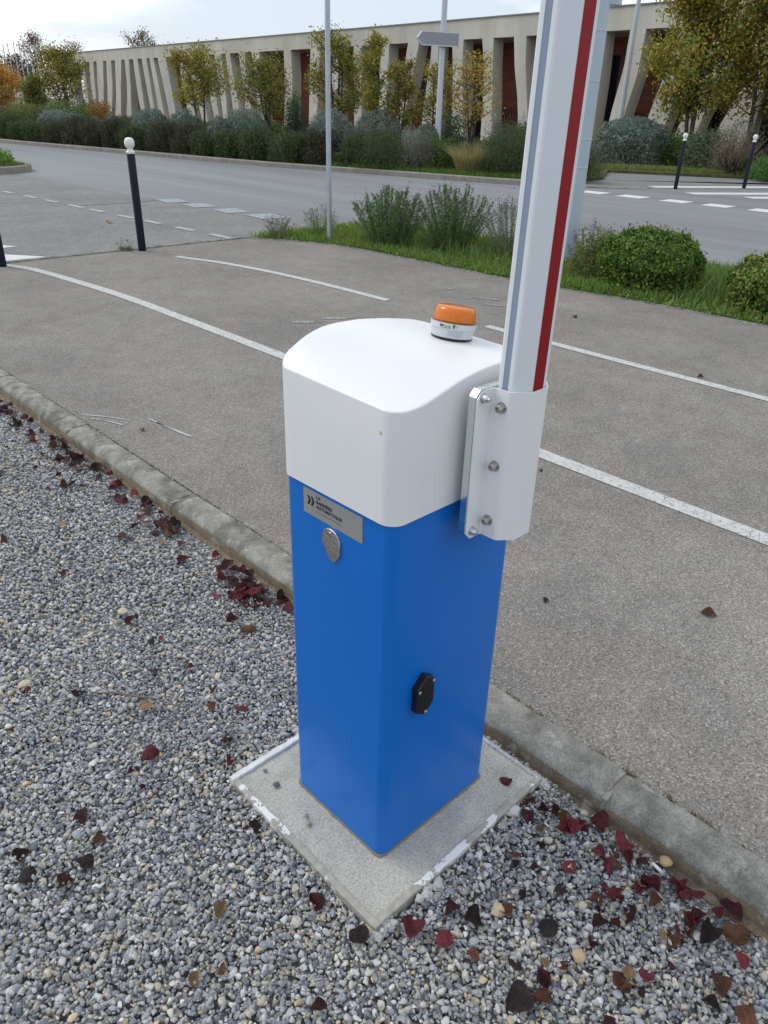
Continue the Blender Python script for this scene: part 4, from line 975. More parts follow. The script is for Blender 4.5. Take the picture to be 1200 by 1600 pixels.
b = BM(); b.lathe([(0.031, 0), (0.031, 3.6), (0.029, 3.6)], 20); b.build('tube', GALV, e, sharp=40)
b = BM(); b.lathe([(0.031, 3.6), (0.034, 3.6), (0.034, 3.63), (0, 3.64)], 20); b.build('cap', BLACK, e, sharp=40)
e = empty('sign_mast', (7.03, 4.255, 0.04), 'thick pale blue-grey mast in the verge half hidden behind the boom', 'mast')
b = BM(); b.lathe([(0.105, 0), (0.096, 5.2)], 12, smooth=False); b.build('mast_tube', PALEPOST, e)
b = BM(); b.box((0.06, -0.05, 2.58), (0.26, 0.10, 0.10), Matrix.Rotation(R(-44), 3, 'Z'), 0.006); b.build('sign_clamp', GALV, e)
for i, z in enumerate((1.02, 1.30, 1.85, 2.30)):
    b = BM(); b.lathe([(0.1045 - 0.0017 * z, z), (0.1052 - 0.0017 * z, z + 0.002), (0.1052 - 0.0017 * z, z + 0.020), (0.1043 - 0.0017 * z, z + 0.022)], 24)
    b.build('tape_band', PALEPOST, e)
e = empty('sign_pole', (16.42, 15.00, 0.13), 'light grey pole carrying a small arrow direction sign in the planting bed', 'sign pole')
b = BM(); b.lathe([(0.088, 0), (0.088, 0.35), (0.084, 0.4), (0.068, 5.5)], 20); b.build('tube', LIGHTGREY, e, sharp=40)
a = math.atan2(-0.35, 1.0)
Ms = Matrix.Rotation(R(-43.8 + 22), 3, 'Z'); sb = BM(); pts = [(-0.80, 0.0), (-0.67, 0.15), (0.40, 0.15), (0.40, -0.15), (-0.67, -0.15)]
r0 = [Ms @ Vector((u, -0.11, 3.06 + v)) for u, v in pts]; r1 = [Ms @ Vector((u, -0.15, 3.06 + v)) for u, v in pts]
sb.ring_loft([r0, r1], smooth=False); sg = sb.build('arrow_sign', SIGNBACK, e)
fb = BM()
for i in range(5):
    p, q = Vector(pts[i]), Vector(pts[(i + 1) % 5]); c_ = (p + q) / 2; d_ = q - p
    fb.box(Ms @ Vector((c_.x, -0.13, 3.06 + c_.y)), (d_.length + 0.02, 0.055, 0.022), Ms @ Matrix.Rotation(-math.atan2(d_.y, d_.x), 3, 'Y'))
fb.build('sign_frame', MT('pale_sign_frame', 0.4, 0.4, (0.60, 0.62, 0.64)).m, sg)
cl = BM(); cl.box(Ms @ Vector((0, -0.02, 3.06)), (0.20, 0.20, 0.34), Ms, 0.01); cl.build('sign_clamp', SIGNBACK, e)
e = empty('lamp_column', (26.0, 15.05, 0.13), 'thin tapering pale lamp column behind the grey-green shrub at the right', 'lamp column')
b = BM(); b.lathe([(0.10, 0), (0.095, 1.2), (0.062, 7.5)], 16); b.build('column_tube', LIGHTGREY, e, sharp=40)
b = BM(); b.lathe([(0.06, 7.5), (0.16, 7.55), (0.2, 7.75), (0.12, 7.95), (0, 8.0)], 16); b.build('lamp_head', GALV, e, sharp=40)
for i, (x, y, h) in enumerate(((23.60, 65.19, 4.61), (23.62, 64.32, 4.71), (23.65, 63.26, 4.77), (23.67, 62.36, 4.78), (23.69, 61.57, 4.84), (23.71, 60.72, 4.82), (23.73, 59.68, 4.79))):
    b = BM(); b.lathe([(0.055, 0), (0.028, h), (0.045, h + 0.02), (0.045, h + 0.07), (0, h + 0.09)], 10)
    tag(b.build('flagpole', MT('white_flagpole', 0.5, col=(0.70, 0.70, 0.70)).m if i == 0 else bpy.data.materials['white_flagpole'], None, (x, y, 0.1), sharp=50), 'bare white flagpole in the row at the far left', 'flagpole', 'row of white flagpoles')

# ------------------------------------------------------------------ the long concrete building
BD = Vector((0.0857583, 0.996316, 0)); BN = Vector((0.996316, -0.0857583, 0)); BA = Vector((30.0, 22.11, 0))
Mb = Matrix(((BD.x, BN.x, 0, BA.x), (BD.y, BN.y, 0, BA.y), (0, 0, 1, 0), (0, 0, 0, 1)))   # local x = along, y = depth away from the road, z up
bld = bpy.data.objects.new('concrete_building', None); COL.objects.link(bld); bld.matrix_world = Mb
tag(bld, 'long low concrete building with leaning slab columns and red-brown recessed wall', 'building')
OPEN_EXTRA = [([(-12.1, 4.41), (-12.0, 1.6)], [(-13.2, 4.41), (-13.0, 1.6)]), ([(-13.9, 4.41), (-13.6, 1.6)], [(-15.0, 4.41), (-14.6, 1.6)]), ([(-15.8, 4.41), (-15.4, 1.6)], [(-17.0, 4.41), (-16.6, 1.6)])]
HU, HTOP, DEP = 4.42, 5.20, 0.66
def edge_at(pl_, z):
    if z >= pl_[0][1]: return pl_[0][0]
    for (a, b_) in zip(pl_[:-1], pl_[1:]):
        if b_[1] <= z <= a[1]: return a[0] + (b_[0] - a[0]) * (a[1] - z) / max(1e-6, a[1] - b_[1])
    a, b_ = pl_[-2], pl_[-1]; s_ = (b_[0] - a[0]) / max(0.3, a[1] - b_[1]); return b_[0] + s_ * (b_[1] - z) * 0.7
opens = OPEN + OPEN_EXTRA
zs = [0.05, 0.5, 0.9, 1.3, 1.7, 2.1, 2.5, 2.9, 3.3, 3.7, 4.1, HU]
L_end, R_end = 59.6, -20.0
cols = []
prevR = [(L_end, HU), (L_end, 1.0)]
for Lp, Rp in opens: cols.append((prevR, Lp)); prevR = Rp
cols.append((prevR, [(R_end, HU), (R_end, 1.0)]))
for k, (a, c) in enumerate(cols):
    b = BM(); rings = []
    for z in zs:
        xa = edge_at(a, z); xc = edge_at(c, z); xc = min(xc, xa - 0.15)
        rings.append([(xa, 0, z), (xa, DEP, z), (xc, DEP, z), (xc, 0, z)])
    b.ring_loft(rings, smooth=False); b.build('column', FACADE, bld)
b = BM(); b.box(((L_end + R_end) / 2, 4.0, (HU + HTOP) / 2 + 0.001), (L_end - R_end, 8.0, HTOP - HU)); b.build('roof_beam', FACADE, bld)
b = BM(); b.box(((L_end + R_end) / 2, 4.0, HTOP + 0.025), (L_end - R_end + 0.1, 8.1, 0.045)); b.build('coping', COPING, bld)
b = BM(); b.box(((L_end + R_end) / 2, 2.4, HU / 2), (L_end - R_end - 0.2, 0.2, HU - 0.05)); b.build('recessed_wall', WOOD, bld)
b = BM(); b.box((L_end - 0.1, 4.8, HU / 2), (0.2, 6.3, HU - 0.01)); b.box((R_end + 0.1, 4.8, HU / 2), (0.2, 6.3, HU - 0.01)); b.build('end_wall', FACADE, bld)
for x, wd in ((-7.6, 0.7), (-5.75, 0.55), (-9.7, 0.7), (1.9, 0.7), (5.5, 0.9), (9.3, 0.9), (13.9, 1.0), (-0.4, 0.8), (-12.6, 0.8), (18.5, 0.9), (-2.6, 0.5)):
    b = BM(); b.box((x, 2.285, 1.95), (wd, 0.03, 3.6)); b.build('window', GLASSD, bld)
b = BM()
x = -17.0
while x < 5.0: b.box((x, DEP + 0.35, 0.85), (0.03, 0.03, 1.5)); x += 0.16
b.box((-6.0, DEP + 0.35, 1.60), (22.0, 0.05, 0.04)); b.build('railing', RAIL, bld)
b = BM()
for x in (30.41, 17.01, -6.85): b.box((x, -0.004, (HU + HTOP) / 2), (0.035, 0.012, HTOP - HU - 0.02))
b.build('expansion_joint', MT('dark_joint', 0.9, col=(0.05, 0.05, 0.048)).m, bld)
b = BM(); b.tube([(30.3, 1.0, HTOP), (30.35, 1.0, HTOP + 0.28)], 0.02, 6); b.tube([(30.15, 1.0, HTOP + 0.2), (30.35, 1.0, HTOP + 0.33), (30.6, 1.0, HTOP + 0.22)], 0.02, 6); b.build('roof_aerial', RAIL, bld)

# ------------------------------------------------------------------ vegetation
def leaf_cloud(P, Nn, size, cols, rg, aspect=0.55, up=0.0, var=0.25):
    """diamond shaped leaves at P, roughly facing Nn"""
    n = len(P); d = rg.normal(size=(n, 3)); d[:, 2] += up; d /= np.linalg.norm(d, axis=1)[:, None]
    nn = Nn + rg.normal(size=(n, 3)) * 0.7; s = np.cross(d, nn); s /= np.maximum(np.linalg.norm(s, axis=1), 1e-6)[:, None]
    L_ = size * rg.uniform(0.6, 1.3, n)[:, None]; w_ = L_ * aspect / 2; fold = np.cross(s, d) * L_ * 0.12
    V = np.stack([P - d * L_ / 2, P + s * w_ + fold - d * L_ * 0.05, P + d * L_ / 2, P - s * w_ + fold - d * L_ * 0.05], 1).reshape(-1, 3)
    F = (np.arange(n) * 4)[:, None] + np.array([0, 1, 2, 3])
    c = np.asarray(cols, float); k = rg.integers(0, len(c), n); C_ = c[k] * 1.5 * rg.uniform(1 - var, 1 + var, (n, 1))
    return V, F, np.repeat(C_, 4, 0)
def shrub(name, x, y, z, rx, ry, h, cols, label, n=3000, leaf=0.06, lumps=9, seed=0, up=0.3, aspect=0.5, stems=True, cat='shrub', group=None, lump_r=0.45, spikes=0.0, dome=False):
    rg = np.random.default_rng(seed + 100); e = empty(name, (x, y, z), label, cat, group)
    lc = [];
    for k in range(lumps):
        t = rg.uniform(0, 2 * np.pi); q = math.sqrt(rg.uniform(0.0, 1.0)) * (1 - lump_r * 0.9); zz = rg.uniform(0.30, 0.72)
        lc.append((math.cos(t) * q * rx, math.sin(t) * q * ry, zz * h, rg.uniform(0.7, 1.15)))
    lc.append((0, 0, h * 0.55, 1.3))
    m = n // len(lc); Ps, Ns = [], []
    for cx_, cy_, cz_, s_ in lc:
        d = rg.normal(size=(m, 3)); d /= np.linalg.norm(d, axis=1)[:, None]
        rad = 1 - np.abs(rg.normal(0, 0.22, m)); ww = 1 + 0.22 * np.sin(d[:, 0] * 7 + seed) * np.sin(d[:, 1] * 6 + 1) + 0.15 * np.sin(d[:, 2] * 11 + d[:, 0] * 9)
        r = np.array([rx * lump_r * 1.25 * s_, ry * lump_r * 1.25 * s_, min(h * 0.50, h - cz_ if h - cz_ > h * 0.25 else h * 0.25) * 1.0])
        p = np.array([cx_, cy_, cz_]) + d * r * (rad * ww)[:, None]; Ps.append(p); Ns.append(d)
    if dome:
        m = n; d = rg.normal(size=(m, 3)); d[:, 2] = np.where(rg.random(m) < 0.8, np.abs(d[:, 2]), d[:, 2]); d /= np.linalg.norm(d, axis=1)[:, None]
        q = np.array([noise.noise(Vector((a_ * 3.2 + seed, b_ * 3.2, c_ * 3.2))) + 0.55 * noise.noise(Vector((a_ * 7.5, b_ * 7.5 + seed, c_ * 7.5))) for a_, b_, c_ in d])
        rad = (1 - np.abs(rg.normal(0, 0.09, m))) * (0.93 + 0.17 * q); Ps = [np.array([0, 0, h * 0.42]) + d * np.array([rx, ry, h * 0.56]) * rad[:, None]]; Ns = [d * 2.0]
    # skirt down to the ground
    k = n // 4; t = rg.uniform(0, 2 * np.pi, k); q = rg.uniform(0.6, 0.95, k); Ps.append(np.stack([np.cos(t) * q * rx, np.sin(t) * q * ry, rg.uniform(0, 0.5 * h, k)], 1)); Ns.append(np.stack([np.cos(t), np.sin(t), 0 * t + 0.3], 1))
    P = np.concatenate(Ps); Nn = np.concatenate(Ns); P[:, 2] = np.where(P[:, 2] < 0.01, rg.uniform(0.01, 0.15 * h, len(P)), P[:, 2])
    if spikes:
        k = int(len(P) * (0.08 if dome else 0.35)); sel = rg.integers(0, len(P), k); sp = P[sel].copy(); sp[:, 2] += rg.uniform(0, spikes, k); P = np.concatenate([P, sp]); Nn = np.concatenate([Nn, Nn[sel]])
    V, F, C_ = leaf_cloud(P, Nn, leaf, cols, rg, aspect, up)
    link('foliage', np_mesh('foliage', V, F, LEAFM, C_), None, e)
    if stems:
        b = BM()
        for k in range(9):
            t = rg.uniform(0, 6.28); q = rg.uniform(0.3, 0.8); b.tube([(0.04 * math.cos(t), 0.04 * math.sin(t), -0.02), (q * rx * 0.5 * math.cos(t), q * ry * 0.5 * math.sin(t), h * 0.35), (q * rx * 0.85 * math.cos(t), q * ry * 0.85 * math.sin(t), h * 0.68)], [0.02 * h + 0.004, 0.012 * h + 0.003, 0.003], 5)
        b.build('stems', BARK, e)
    return e
def tree(name, x, y, z, h, w, cb, cols, label, seed, n=4200, leaf=0.10, stems=2, cat='tree', group=None, up_top=0.5, dens=1.0, bark=None, bare=False):
    """cb = height where the crown starts"""
    rg = np.random.default_rng(seed); e = empty(name, (x, y, z), label, cat, group); b = BM(); tips = []
    for s in range(stems):
        a0 = rg.uniform(0, 6.28); lean = rg.uniform(0.10, 0.24) * w if stems > 1 else 0.06 * w; top = h * rg.uniform(0.82, 0.95)
        pts = []; 
        for i in range(8):
            t = i / 7; pts.append((lean * t ** 0.8 * math.cos(a0) + 0.03 * math.sin(3 * t + s) + (0.03 * (s - 0.5)), lean * t ** 0.8 * math.sin(a0) + 0.03 * math.cos(4 * t + s), top * t))
        b.tube(pts, [0.018 * h * (1 - 0.9 * i / 7) * (0.8 if stems > 1 else 1.1) + 0.006 for i in range(8)], 7)
        nb = int(20 / max(1, stems ** 0.5)) + 4
        for k in range(nb):
            t = cb / h + (0.93 - cb / h) * (k + rg.uniform(0, 0.9)) / nb; f = t * h / top * 7; i = min(6, int(f)); q = min(1.0, f - i)
            p0 = Vector(pts[i]).lerp(Vector(pts[i + 1]), q); az = rg.uniform(0, 6.28)
            rel = (t * h - cb) / max(0.1, h - cb); R_ = w / 2 * (0.72 + 0.95 * rel - 1.55 * rel * rel) * rg.uniform(0.65, 1.2); R_ = max(R_, 0.12 * w)
            rise = R_ * rg.uniform(0.35, up_top + 0.5); p1 = p0 + Vector((math.cos(az) * R_ * 0.55, math.sin(az) * R_ * 0.55, rise * 0.45)); p2 = p0 + Vector((math.cos(az) * R_, math.sin(az) * R_, rise))
            b.tube([p0, p1, p2], [0.006 * h * 0.8 + 0.002, 0.004 * h * 0.7 + 0.002, 0.003], 5); tips += [(p1, R_), (p2, R_), (p0.lerp(p1, 0.6), R_ * 0.7), ((p1 + p2) / 2, R_)]
            for tw in range(3 if bare else 2):
                az2 = az + rg.uniform(-0.9, 0.9); p3 = p1 + Vector((math.cos(az2), math.sin(az2), rg.uniform(0.2, 1.0))) * R_ * rg.uniform(0.3, 0.6); b.tube([p1, p3], [0.005, 0.002], 4); tips.append((p3, R_ * 0.9))
        tips.append((Vector(pts[-1]), w * 0.22)); tips.append((Vector(pts[-1]) + Vector((0, 0, 0.05 * h)), w * 0.10)); tips.append((Vector(pts[-2]), w * 0.4))
    b.build('trunk', bark or BARK, e)
    T = np.array([p[:] for p, _ in tips]); Rr = np.array([max(0.10 * w, r * 0.30) for _, r in tips]); wgt = Rr ** 1.6; wgt *= rg.uniform(0.35, 1.6, len(wgt)); wgt /= wgt.sum()
    k = rg.choice(len(T), int(n * 1.1 * dens), p=wgt); g = rg.normal(size=(len(k), 3)); P = T[k] + g * Rr[k][:, None] * np.array([0.62, 0.62, 0.72]); P[:, 2] = np.maximum(P[:, 2], cb * 0.85 + rg.uniform(0, 0.2, len(k)))
    V, F, C_ = leaf_cloud(P, g, leaf, cols, rg, 0.6, 0.0, 0.3); C_ *= 0.98
    # whole clusters lean lighter / greener
    cl = rg.uniform(0.72, 1.25, (len(T), 1)) * np.array([1, 1, 1]) + rg.normal(0, 0.07, (len(T), 1)) * np.array([1.0, -0.3, 0]); C_ = C_ * np.repeat(np.clip(cl[k], 0.4, 1.6), 4, 0)
    link('crown', np_mesh('crown', V, F, LEAFM, C_), None, e); return e
GOLD = [(0.26, 0.20, 0.035), (0.20, 0.18, 0.035), (0.30, 0.20, 0.035), (0.15, 0.16, 0.03)]
OLIVE = [(0.15, 0.16, 0.035), (0.10, 0.13, 0.03), (0.22, 0.19, 0.04), (0.08, 0.10, 0.025)]
MIXG = [(0.23, 0.21, 0.035), (0.16, 0.18, 0.03), (0.30, 0.24, 0.04), (0.11, 0.14, 0.025), (0.27, 0.19, 0.035)]
ORNG = [(0.45, 0.19, 0.035), (0.35, 0.14, 0.03), (0.42, 0.27, 0.05), (0.20, 0.15, 0.03)]
RUST = [(0.22, 0.08, 0.03), (0.28, 0.12, 0.035), (0.14, 0.07, 0.03)]
ZB = 0.13
tree('young_tree', 15.54, 25.8, ZB, 3.15, 1.85, 1.15, MIXG, 'round gold and green young tree left of the tall grey post, alone before the columns', 1, 5200, 0.085, 2)
tree('young_tree', 15.64, 21.85, ZB, 2.75, 1.65, 1.0, OLIVE + [(0.22, 0.18, 0.035)], 'olive green young tree with several stems right of the alone round gold one', 2, 4600, 0.08, 4)
tree('young_tree', 15.72, 18.5, ZB, 3.45, 1.45, 0.95, MIXG + OLIVE, 'tall yellow-green young tree directly behind the slim steel post', 3, 5600, 0.075, 3)
tree('young_tree', 15.9, 17.0, ZB, 3.42, 1.05, 0.9, MIXG, 'narrow spiky-topped golden young tree right of the slim steel post', 4, 3600, 0.07, 1)
tree('young_tree', 16.6, 16.75, ZB, 2.75, 1.05, 0.85, OLIVE + GOLD, 'low bushy olive and gold young tree between the narrow tree and the sign pole', 5, 3600, 0.07, 2)
tree('young_tree', 17.75, 16.4, ZB, 2.7, 1.35, 0.9, MIXG, 'thin open young tree seen through the sign pole', 6, 2100, 0.075, 2)
tree('young_tree', 18.45, 15.55, ZB, 2.85, 1.35, 0.9, [(0.40, 0.29, 0.05), (0.28, 0.23, 0.04), (0.34, 0.22, 0.04)], 'sparse yellow young tree with bare dark stems right of the sign pole', 7, 1500, 0.08, 3)
tree('autumn_tree', 24.6, 11.55, ZB, 5.2, 3.0, 1.35, MIXG, 'large yellow-green tree at the right, left of the two', 8, 14000, 0.115, 3)
tree('autumn_tree', 25.3, 10.05, ZB, 5.4, 3.0, 1.35, MIXG + GOLD, 'large golden tree cut by the right edge of the picture', 9, 13000, 0.115, 3)
tree('autumn_tree', 19.95, 47.7, ZB, 3.9, 2.7, 1.1, GOLD + OLIVE[:2], 'broad gold-orange tree overlapping the far left end of the building', 10, 6500, 0.12, 3)
tree('autumn_tree', 19.0, 49.3, ZB, 2.45, 1.6, 0.7, OLIVE, 'small olive green tree among the flagpoles', 11, 4200, 0.11, 2)
tree('autumn_tree', 21.3, 60.4, ZB, 3.1, 2.9, 0.8, ORNG, 'bright orange tree at the far left edge', 12, 6000, 0.13, 2)
tree('autumn_tree', 19.5, 56.5, ZB, 1.9, 1.6, 0.5, GOLD + RUST, 'low yellow and rust tree below the bright orange one', 20, 3000, 0.12, 2)
shrub('rust_shrub', 15.9, 34.7, ZB, 0.62, 0.62, 1.40, RUST + GOLD[:1], 'rusty orange-brown shrub at the foot of the broad gold-orange tree', 1600, 0.09, seed=1)
tree('background_tree', 48.9, 92.7, 0, 8.6, 4.2, 3.5, [(0.12, 0.13, 0.07), (0.16, 0.13, 0.07)], 'grey-green treetop showing above the roof of the building', 13, 1500, 0.22, 3)
tree('background_tree', 38.0, 95.0, 0, 7.6, 4.4, 2.0, [(0.16, 0.06, 0.05), (0.12, 0.05, 0.04), (0.10, 0.08, 0.05)], 'dark reddish half-bare tree behind the end of the building', 14, 2600, 0.17, 3)
tree('background_tree', 43.0, 96.0, 0, 7.6, 3.4, 2.0, [(0.20, 0.17, 0.14), (0.14, 0.11, 0.09)], 'bare twiggy tree just above the left roof corner', 15, 700, 0.13, 5, bare=True)
tree('background_tree', 30.5, 92.0, 0, 6.2, 6.2, 1.2, [(0.02, 0.04, 0.025), (0.03, 0.055, 0.03)], 'dark evergreen crown behind the flagpoles', 16, 5200, 0.22, 2)
tree('background_tree', 25.5, 92.0, 0, 6.8, 3.4, 1.5, [(0.17, 0.14, 0.12), (0.12, 0.10, 0.09)], 'bare grey tree behind the leftmost flagpoles', 17, 500, 0.13, 5, bare=True)
tree('background_tree', 33.8, 88.0, 0, 4.9, 4.5, 0.8, [(0.03, 0.05, 0.03), (0.10, 0.05, 0.035)], 'low dark tree between the evergreen and the reddish tree', 18, 3200, 0.2, 2)
tree('background_tree', 21.0, 80.0, 0, 3.4, 5.5, 0.5, [(0.05, 0.06, 0.03), (0.09, 0.07, 0.035)], 'low dark green tree behind the bright orange one', 21, 3600, 0.17, 2)

ROSE = [(0.055, 0.085, 0.032), (0.04, 0.062, 0.024), (0.08, 0.11, 0.04), (0.06, 0.07, 0.035)]
ROSE2 = [(0.06, 0.065, 0.035), (0.045, 0.055, 0.03), (0.085, 0.07, 0.045), (0.035, 0.045, 0.025)]
SANT = [(0.12, 0.16, 0.13), (0.16, 0.20, 0.17), (0.09, 0.125, 0.10), (0.20, 0.235, 0.205)]
GRN = [(0.07, 0.12, 0.03), (0.045, 0.085, 0.022), (0.10, 0.15, 0.04)]
# front row of dark rosemary along the far kerb, bush by bush
row = [(c_[0], c_[1]) for c_ in K]
def along(dist, off):
    acc = 0
    for (x0, y0), (x1, y1) in zip(row[:-1], row[1:]):
        l_ = math.hypot(x1 - x0, y1 - y0)
        if acc + l_ >= dist:
            t = (dist - acc) / l_; n_ = ((y0 - y1) / l_ * -1, (x0 - x1) / l_ * 1); nx_, ny_ = (y1 - y0) / l_ * -1, (x1 - x0) / l_
            if nx_ < 0: nx_, ny_ = -nx_, -ny_
            return x0 + (x1 - x0) * t + nx_ * off, y0 + (y1 - y0) * t + ny_ * off
        acc += l_
    return None
tot = sum(math.hypot(b_[0] - a_[0], b_[1] - a_[1]) for a_, b_ in zip(row[:-1], row[1:]))
def ordn(k): return ('nearest' if k == 0 else str(k + 1) + {1: 'nd', 2: 'rd', 21: 'nd', 22: 'rd', 20: 'st', 30: 'st', 31: 'nd', 32: 'rd'}.get(k, 'th'))
rr = random.Random(77); dpos = tot - 5.6; i = 0
# the stretch near the sign pole is open: grasses and low plants, see below
while dpos > 22:
    x, y = along(dpos, 0.75 + rr.uniform(-0.08, 0.08)); h = 0.74 + rr.uniform(-0.12, 0.14); wd = rr.uniform(0.62, 0.78)
    shrub('rosemary_bush', x, y, ZB, wd, wd * 0.9, h, rr.choice((ROSE, ROSE, ROSE2)), 'dark rosemary bush along the far kerb, %s leftward from the sign pole' % ordn(i), 5200 if dpos > tot - 25 else 2400, 0.075 if dpos > tot - 25 else 0.11, 8, seed=i, up=1.4, aspect=0.26, group='rosemary bushes along the far kerb', spikes=0.14)
    if i % 2 == 0:
        x, y = along(dpos - 0.4, 1.9 + rr.uniform(-0.1, 0.1)); shrub('rosemary_bush', x, y, ZB, 0.8, 0.75, h * 0.72, GRN, 'low green bush behind the rosemary row, %s leftward from the sign pole' % ordn(i // 2), 2200 if dpos > tot - 25 else 1000, 0.06 if dpos > tot - 25 else 0.10, 6, seed=i + 50, up=1.2, aspect=0.3, group='second row of bushes behind the far kerb', spikes=0.06)
    dpos -= wd * 1.62; i += 1
for i, (x, y, h, wd, lb) in enumerate(((13.11, 33.42, .83, .86, 'first santolina ball from the left, behind the rosemary row'), (13.41, 31.48, .93, .88, 'second santolina ball from the left'), (13.06, 29.15, .86, .66, 'small third santolina ball, between two wider ones at left'),
        (13.86, 29.32, .95, .84, 'fourth santolina ball from the left'), (13.54, 25.88, 1.24, 1.2, 'large grey-green ball left of the round gold young tree'), (13.59, 23.66, 1.23, 1.1, 'large grey-green ball below the round gold young tree'),
        (13.16, 20.83, 1.1, .8, 'smaller grey-green ball between the round gold tree and the widest pale ball'), (13.87, 20.6, 1.36, 1.3, 'wide pale grey-green ball in front of the last narrow columns'), (14.35, 17.12, 1.41, 1.25, 'grey-green ball directly behind the slim steel post'), (15.75, 16.7, 1.45, 1.3, 'big grey-green ball right of the slim steel post'), (16.13, 15.2, 1.10, .75, 'low grey-green ball left of the sign pole'))):
    shrub('santolina_ball', x, y, ZB, wd * 0.60, wd * 0.60, h + 0.02, SANT, lb, 7000 if y < 22 else 4000, 0.06 if y < 22 else 0.085, 5, seed=i + 300, up=0.3, aspect=0.32, cat='shrub', dome=True)
shrub('evergreen_shrub', 14.7, 19.06, ZB, 0.45, 0.45, 1.72, [(0.035, 0.065, 0.03), (0.05, 0.085, 0.035)], 'tall dark green shrub left of the slim steel post', 4200, 0.06, 9, 400, up=1.2, aspect=0.3, spikes=0.1)
shrub('evergreen_shrub', 17.1, 15.2, ZB, 0.5, 0.5, 1.35, [(0.035, 0.06, 0.03), (0.05, 0.08, 0.035)], 'dark green shrub just right of the sign pole foot', 2800, 0.06, 8, 401, up=0.8)
shrub('rosemary_bush', 14.15, 14.85, ZB, 0.78, 0.70, 1.0, ROSE, 'dark rosemary mound below the ball behind the slim steel post', 5200, 0.05, 8, 402, up=1.3, aspect=0.28, spikes=0.12)
shrub('brown_shrub', 14.75, 14.0, ZB, 0.42, 0.42, 0.95, [(0.12, 0.10, 0.08), (0.16, 0.15, 0.12), (0.09, 0.10, 0.06)], 'grey-brown half dry shrub between rosemary mound and grasses', 1800, 0.05, 6, 403, up=1.5, aspect=0.25, spikes=0.15)
shrub('silver_shrub', 15.3, 14.9, ZB, 0.40, 0.40, 0.95, [(0.24, 0.27, 0.25), (0.18, 0.21, 0.19)], 'silvery spiky little shrub left of the sign pole', 1500, 0.06, 6, 404, up=1.6, aspect=0.2, spikes=0.2)
shrub('low_green_shrub', 15.35, 13.9, ZB, 0.45, 0.45, 0.85, GRN, 'bright mid green low shrub left of the sign pole', 2600, 0.05, 6, 405, up=0.8)
shrub('low_green_shrub', 15.9, 13.4, ZB, 0.40, 0.40, 0.70, [(0.09, 0.12, 0.05), (0.14, 0.14, 0.07)], 'low olive plant right at the foot of the sign pole', 2000, 0.05, 6, 406, up=1.0)
rg = np.random.default_rng(21)
def tuft(name, x, y, z, r, h, cols, label, n, seed, wd=0.012, cat='grass tuft'):
    rg = np.random.default_rng(seed); t = rg.uniform(0, 6.28, n); q = np.sqrt(rg.random(n)) * r
    o = blades(name, np.stack([np.cos(t) * q, np.sin(t) * q, 0 * t], 1), h * 0.45, h, wd, cols, 0.9, None, kind=None, seed=seed); o.location = (x, y, z); tag(o, label, cat); return o
DRY = [(0.34, 0.29, 0.14), (0.26, 0.23, 0.10), (0.20, 0.20, 0.07)]
tuft('ornamental_grass', 15.35, 12.75, ZB, 0.38, 0.72, DRY, 'straw-coloured grass tuft left of the sign pole foot', 1500, 31)
tuft('ornamental_grass', 16.6, 13.2, ZB, 0.45, 0.75, [(0.24, 0.22, 0.12), (0.15, 0.16, 0.08), (0.3, 0.25, 0.16)], 'grey straw grass tuft right of the sign pole foot', 1500, 32)
P = [(x, y) for x, y in K if y < 16.5]
n = 9000; t = rg.random(n) * (len(P) - 1.001); ii = t.astype(int); fr_ = t - ii; PP = np.array(P); gx = PP[ii] + (PP[ii + 1] - PP[ii]) * fr_[:, None]; gx[:, 0] += 0.14 + rg.random(n) * 0.9
blades('bed_edge_grass', np.column_stack([gx, np.full(n, ZB)]), 0.04, 0.16, 0.012, [(0.09, 0.17, 0.03), (0.13, 0.20, 0.04), (0.06, 0.11, 0.025)], 0.9, 'short green grass along the bed edge below the sign pole', seed=33)
for i, (x, y, r_, h, cl_, lb) in enumerate(((16.5, 36.5, 1.2, 1.15, GRN, 'green shrub right of the rust shrub before the first columns'), (17.2, 39.5, 1.4, 1.3, ROSE, 'dark shrub right below the broad gold-orange tree'), (17.6, 43.0, 1.5, 1.25, GRN, 'green shrub under the broad gold-orange tree'),
        (16.2, 41.0, 1.3, 1.0, ROSE, 'dark low shrub left of the broad gold-orange tree foot'), (18.0, 47.0, 1.6, 1.1, [(0.10, 0.12, 0.03), (0.14, 0.15, 0.04)], 'yellowish green shrub left of the broad gold-orange tree'), (18.2, 51.0, 1.6, 1.0, RUST + ROSE, 'reddish low shrub below the small olive tree'), (17.5, 56.0, 1.9, 1.2, ROSE, 'dark shrub below the bright orange tree'),
        (15.4, 38.0, 1.0, 0.95, SANT, 'grey-green shrub behind the rosemary row left of the rust shrub'), (20.5, 62.0, 2.6, 1.7, ROSE, 'large dark shrub behind the orange tree at the far left'), (20.0, 30.0, 1.0, 0.9, ROSE, 'dark low shrub before the leaning narrow columns'), (19.5, 27.0, 1.0, 0.85, GRN, 'green low shrub behind the round gold young tree'), (19.0, 23.0, 0.9, 0.85, ROSE, 'dark low shrub behind the olive green young tree'))):
    shrub('bed_shrub', x, y, ZB, r_, r_, h, cl_, lb, 2600, 0.10, 8, seed=600 + i, up=0.7)
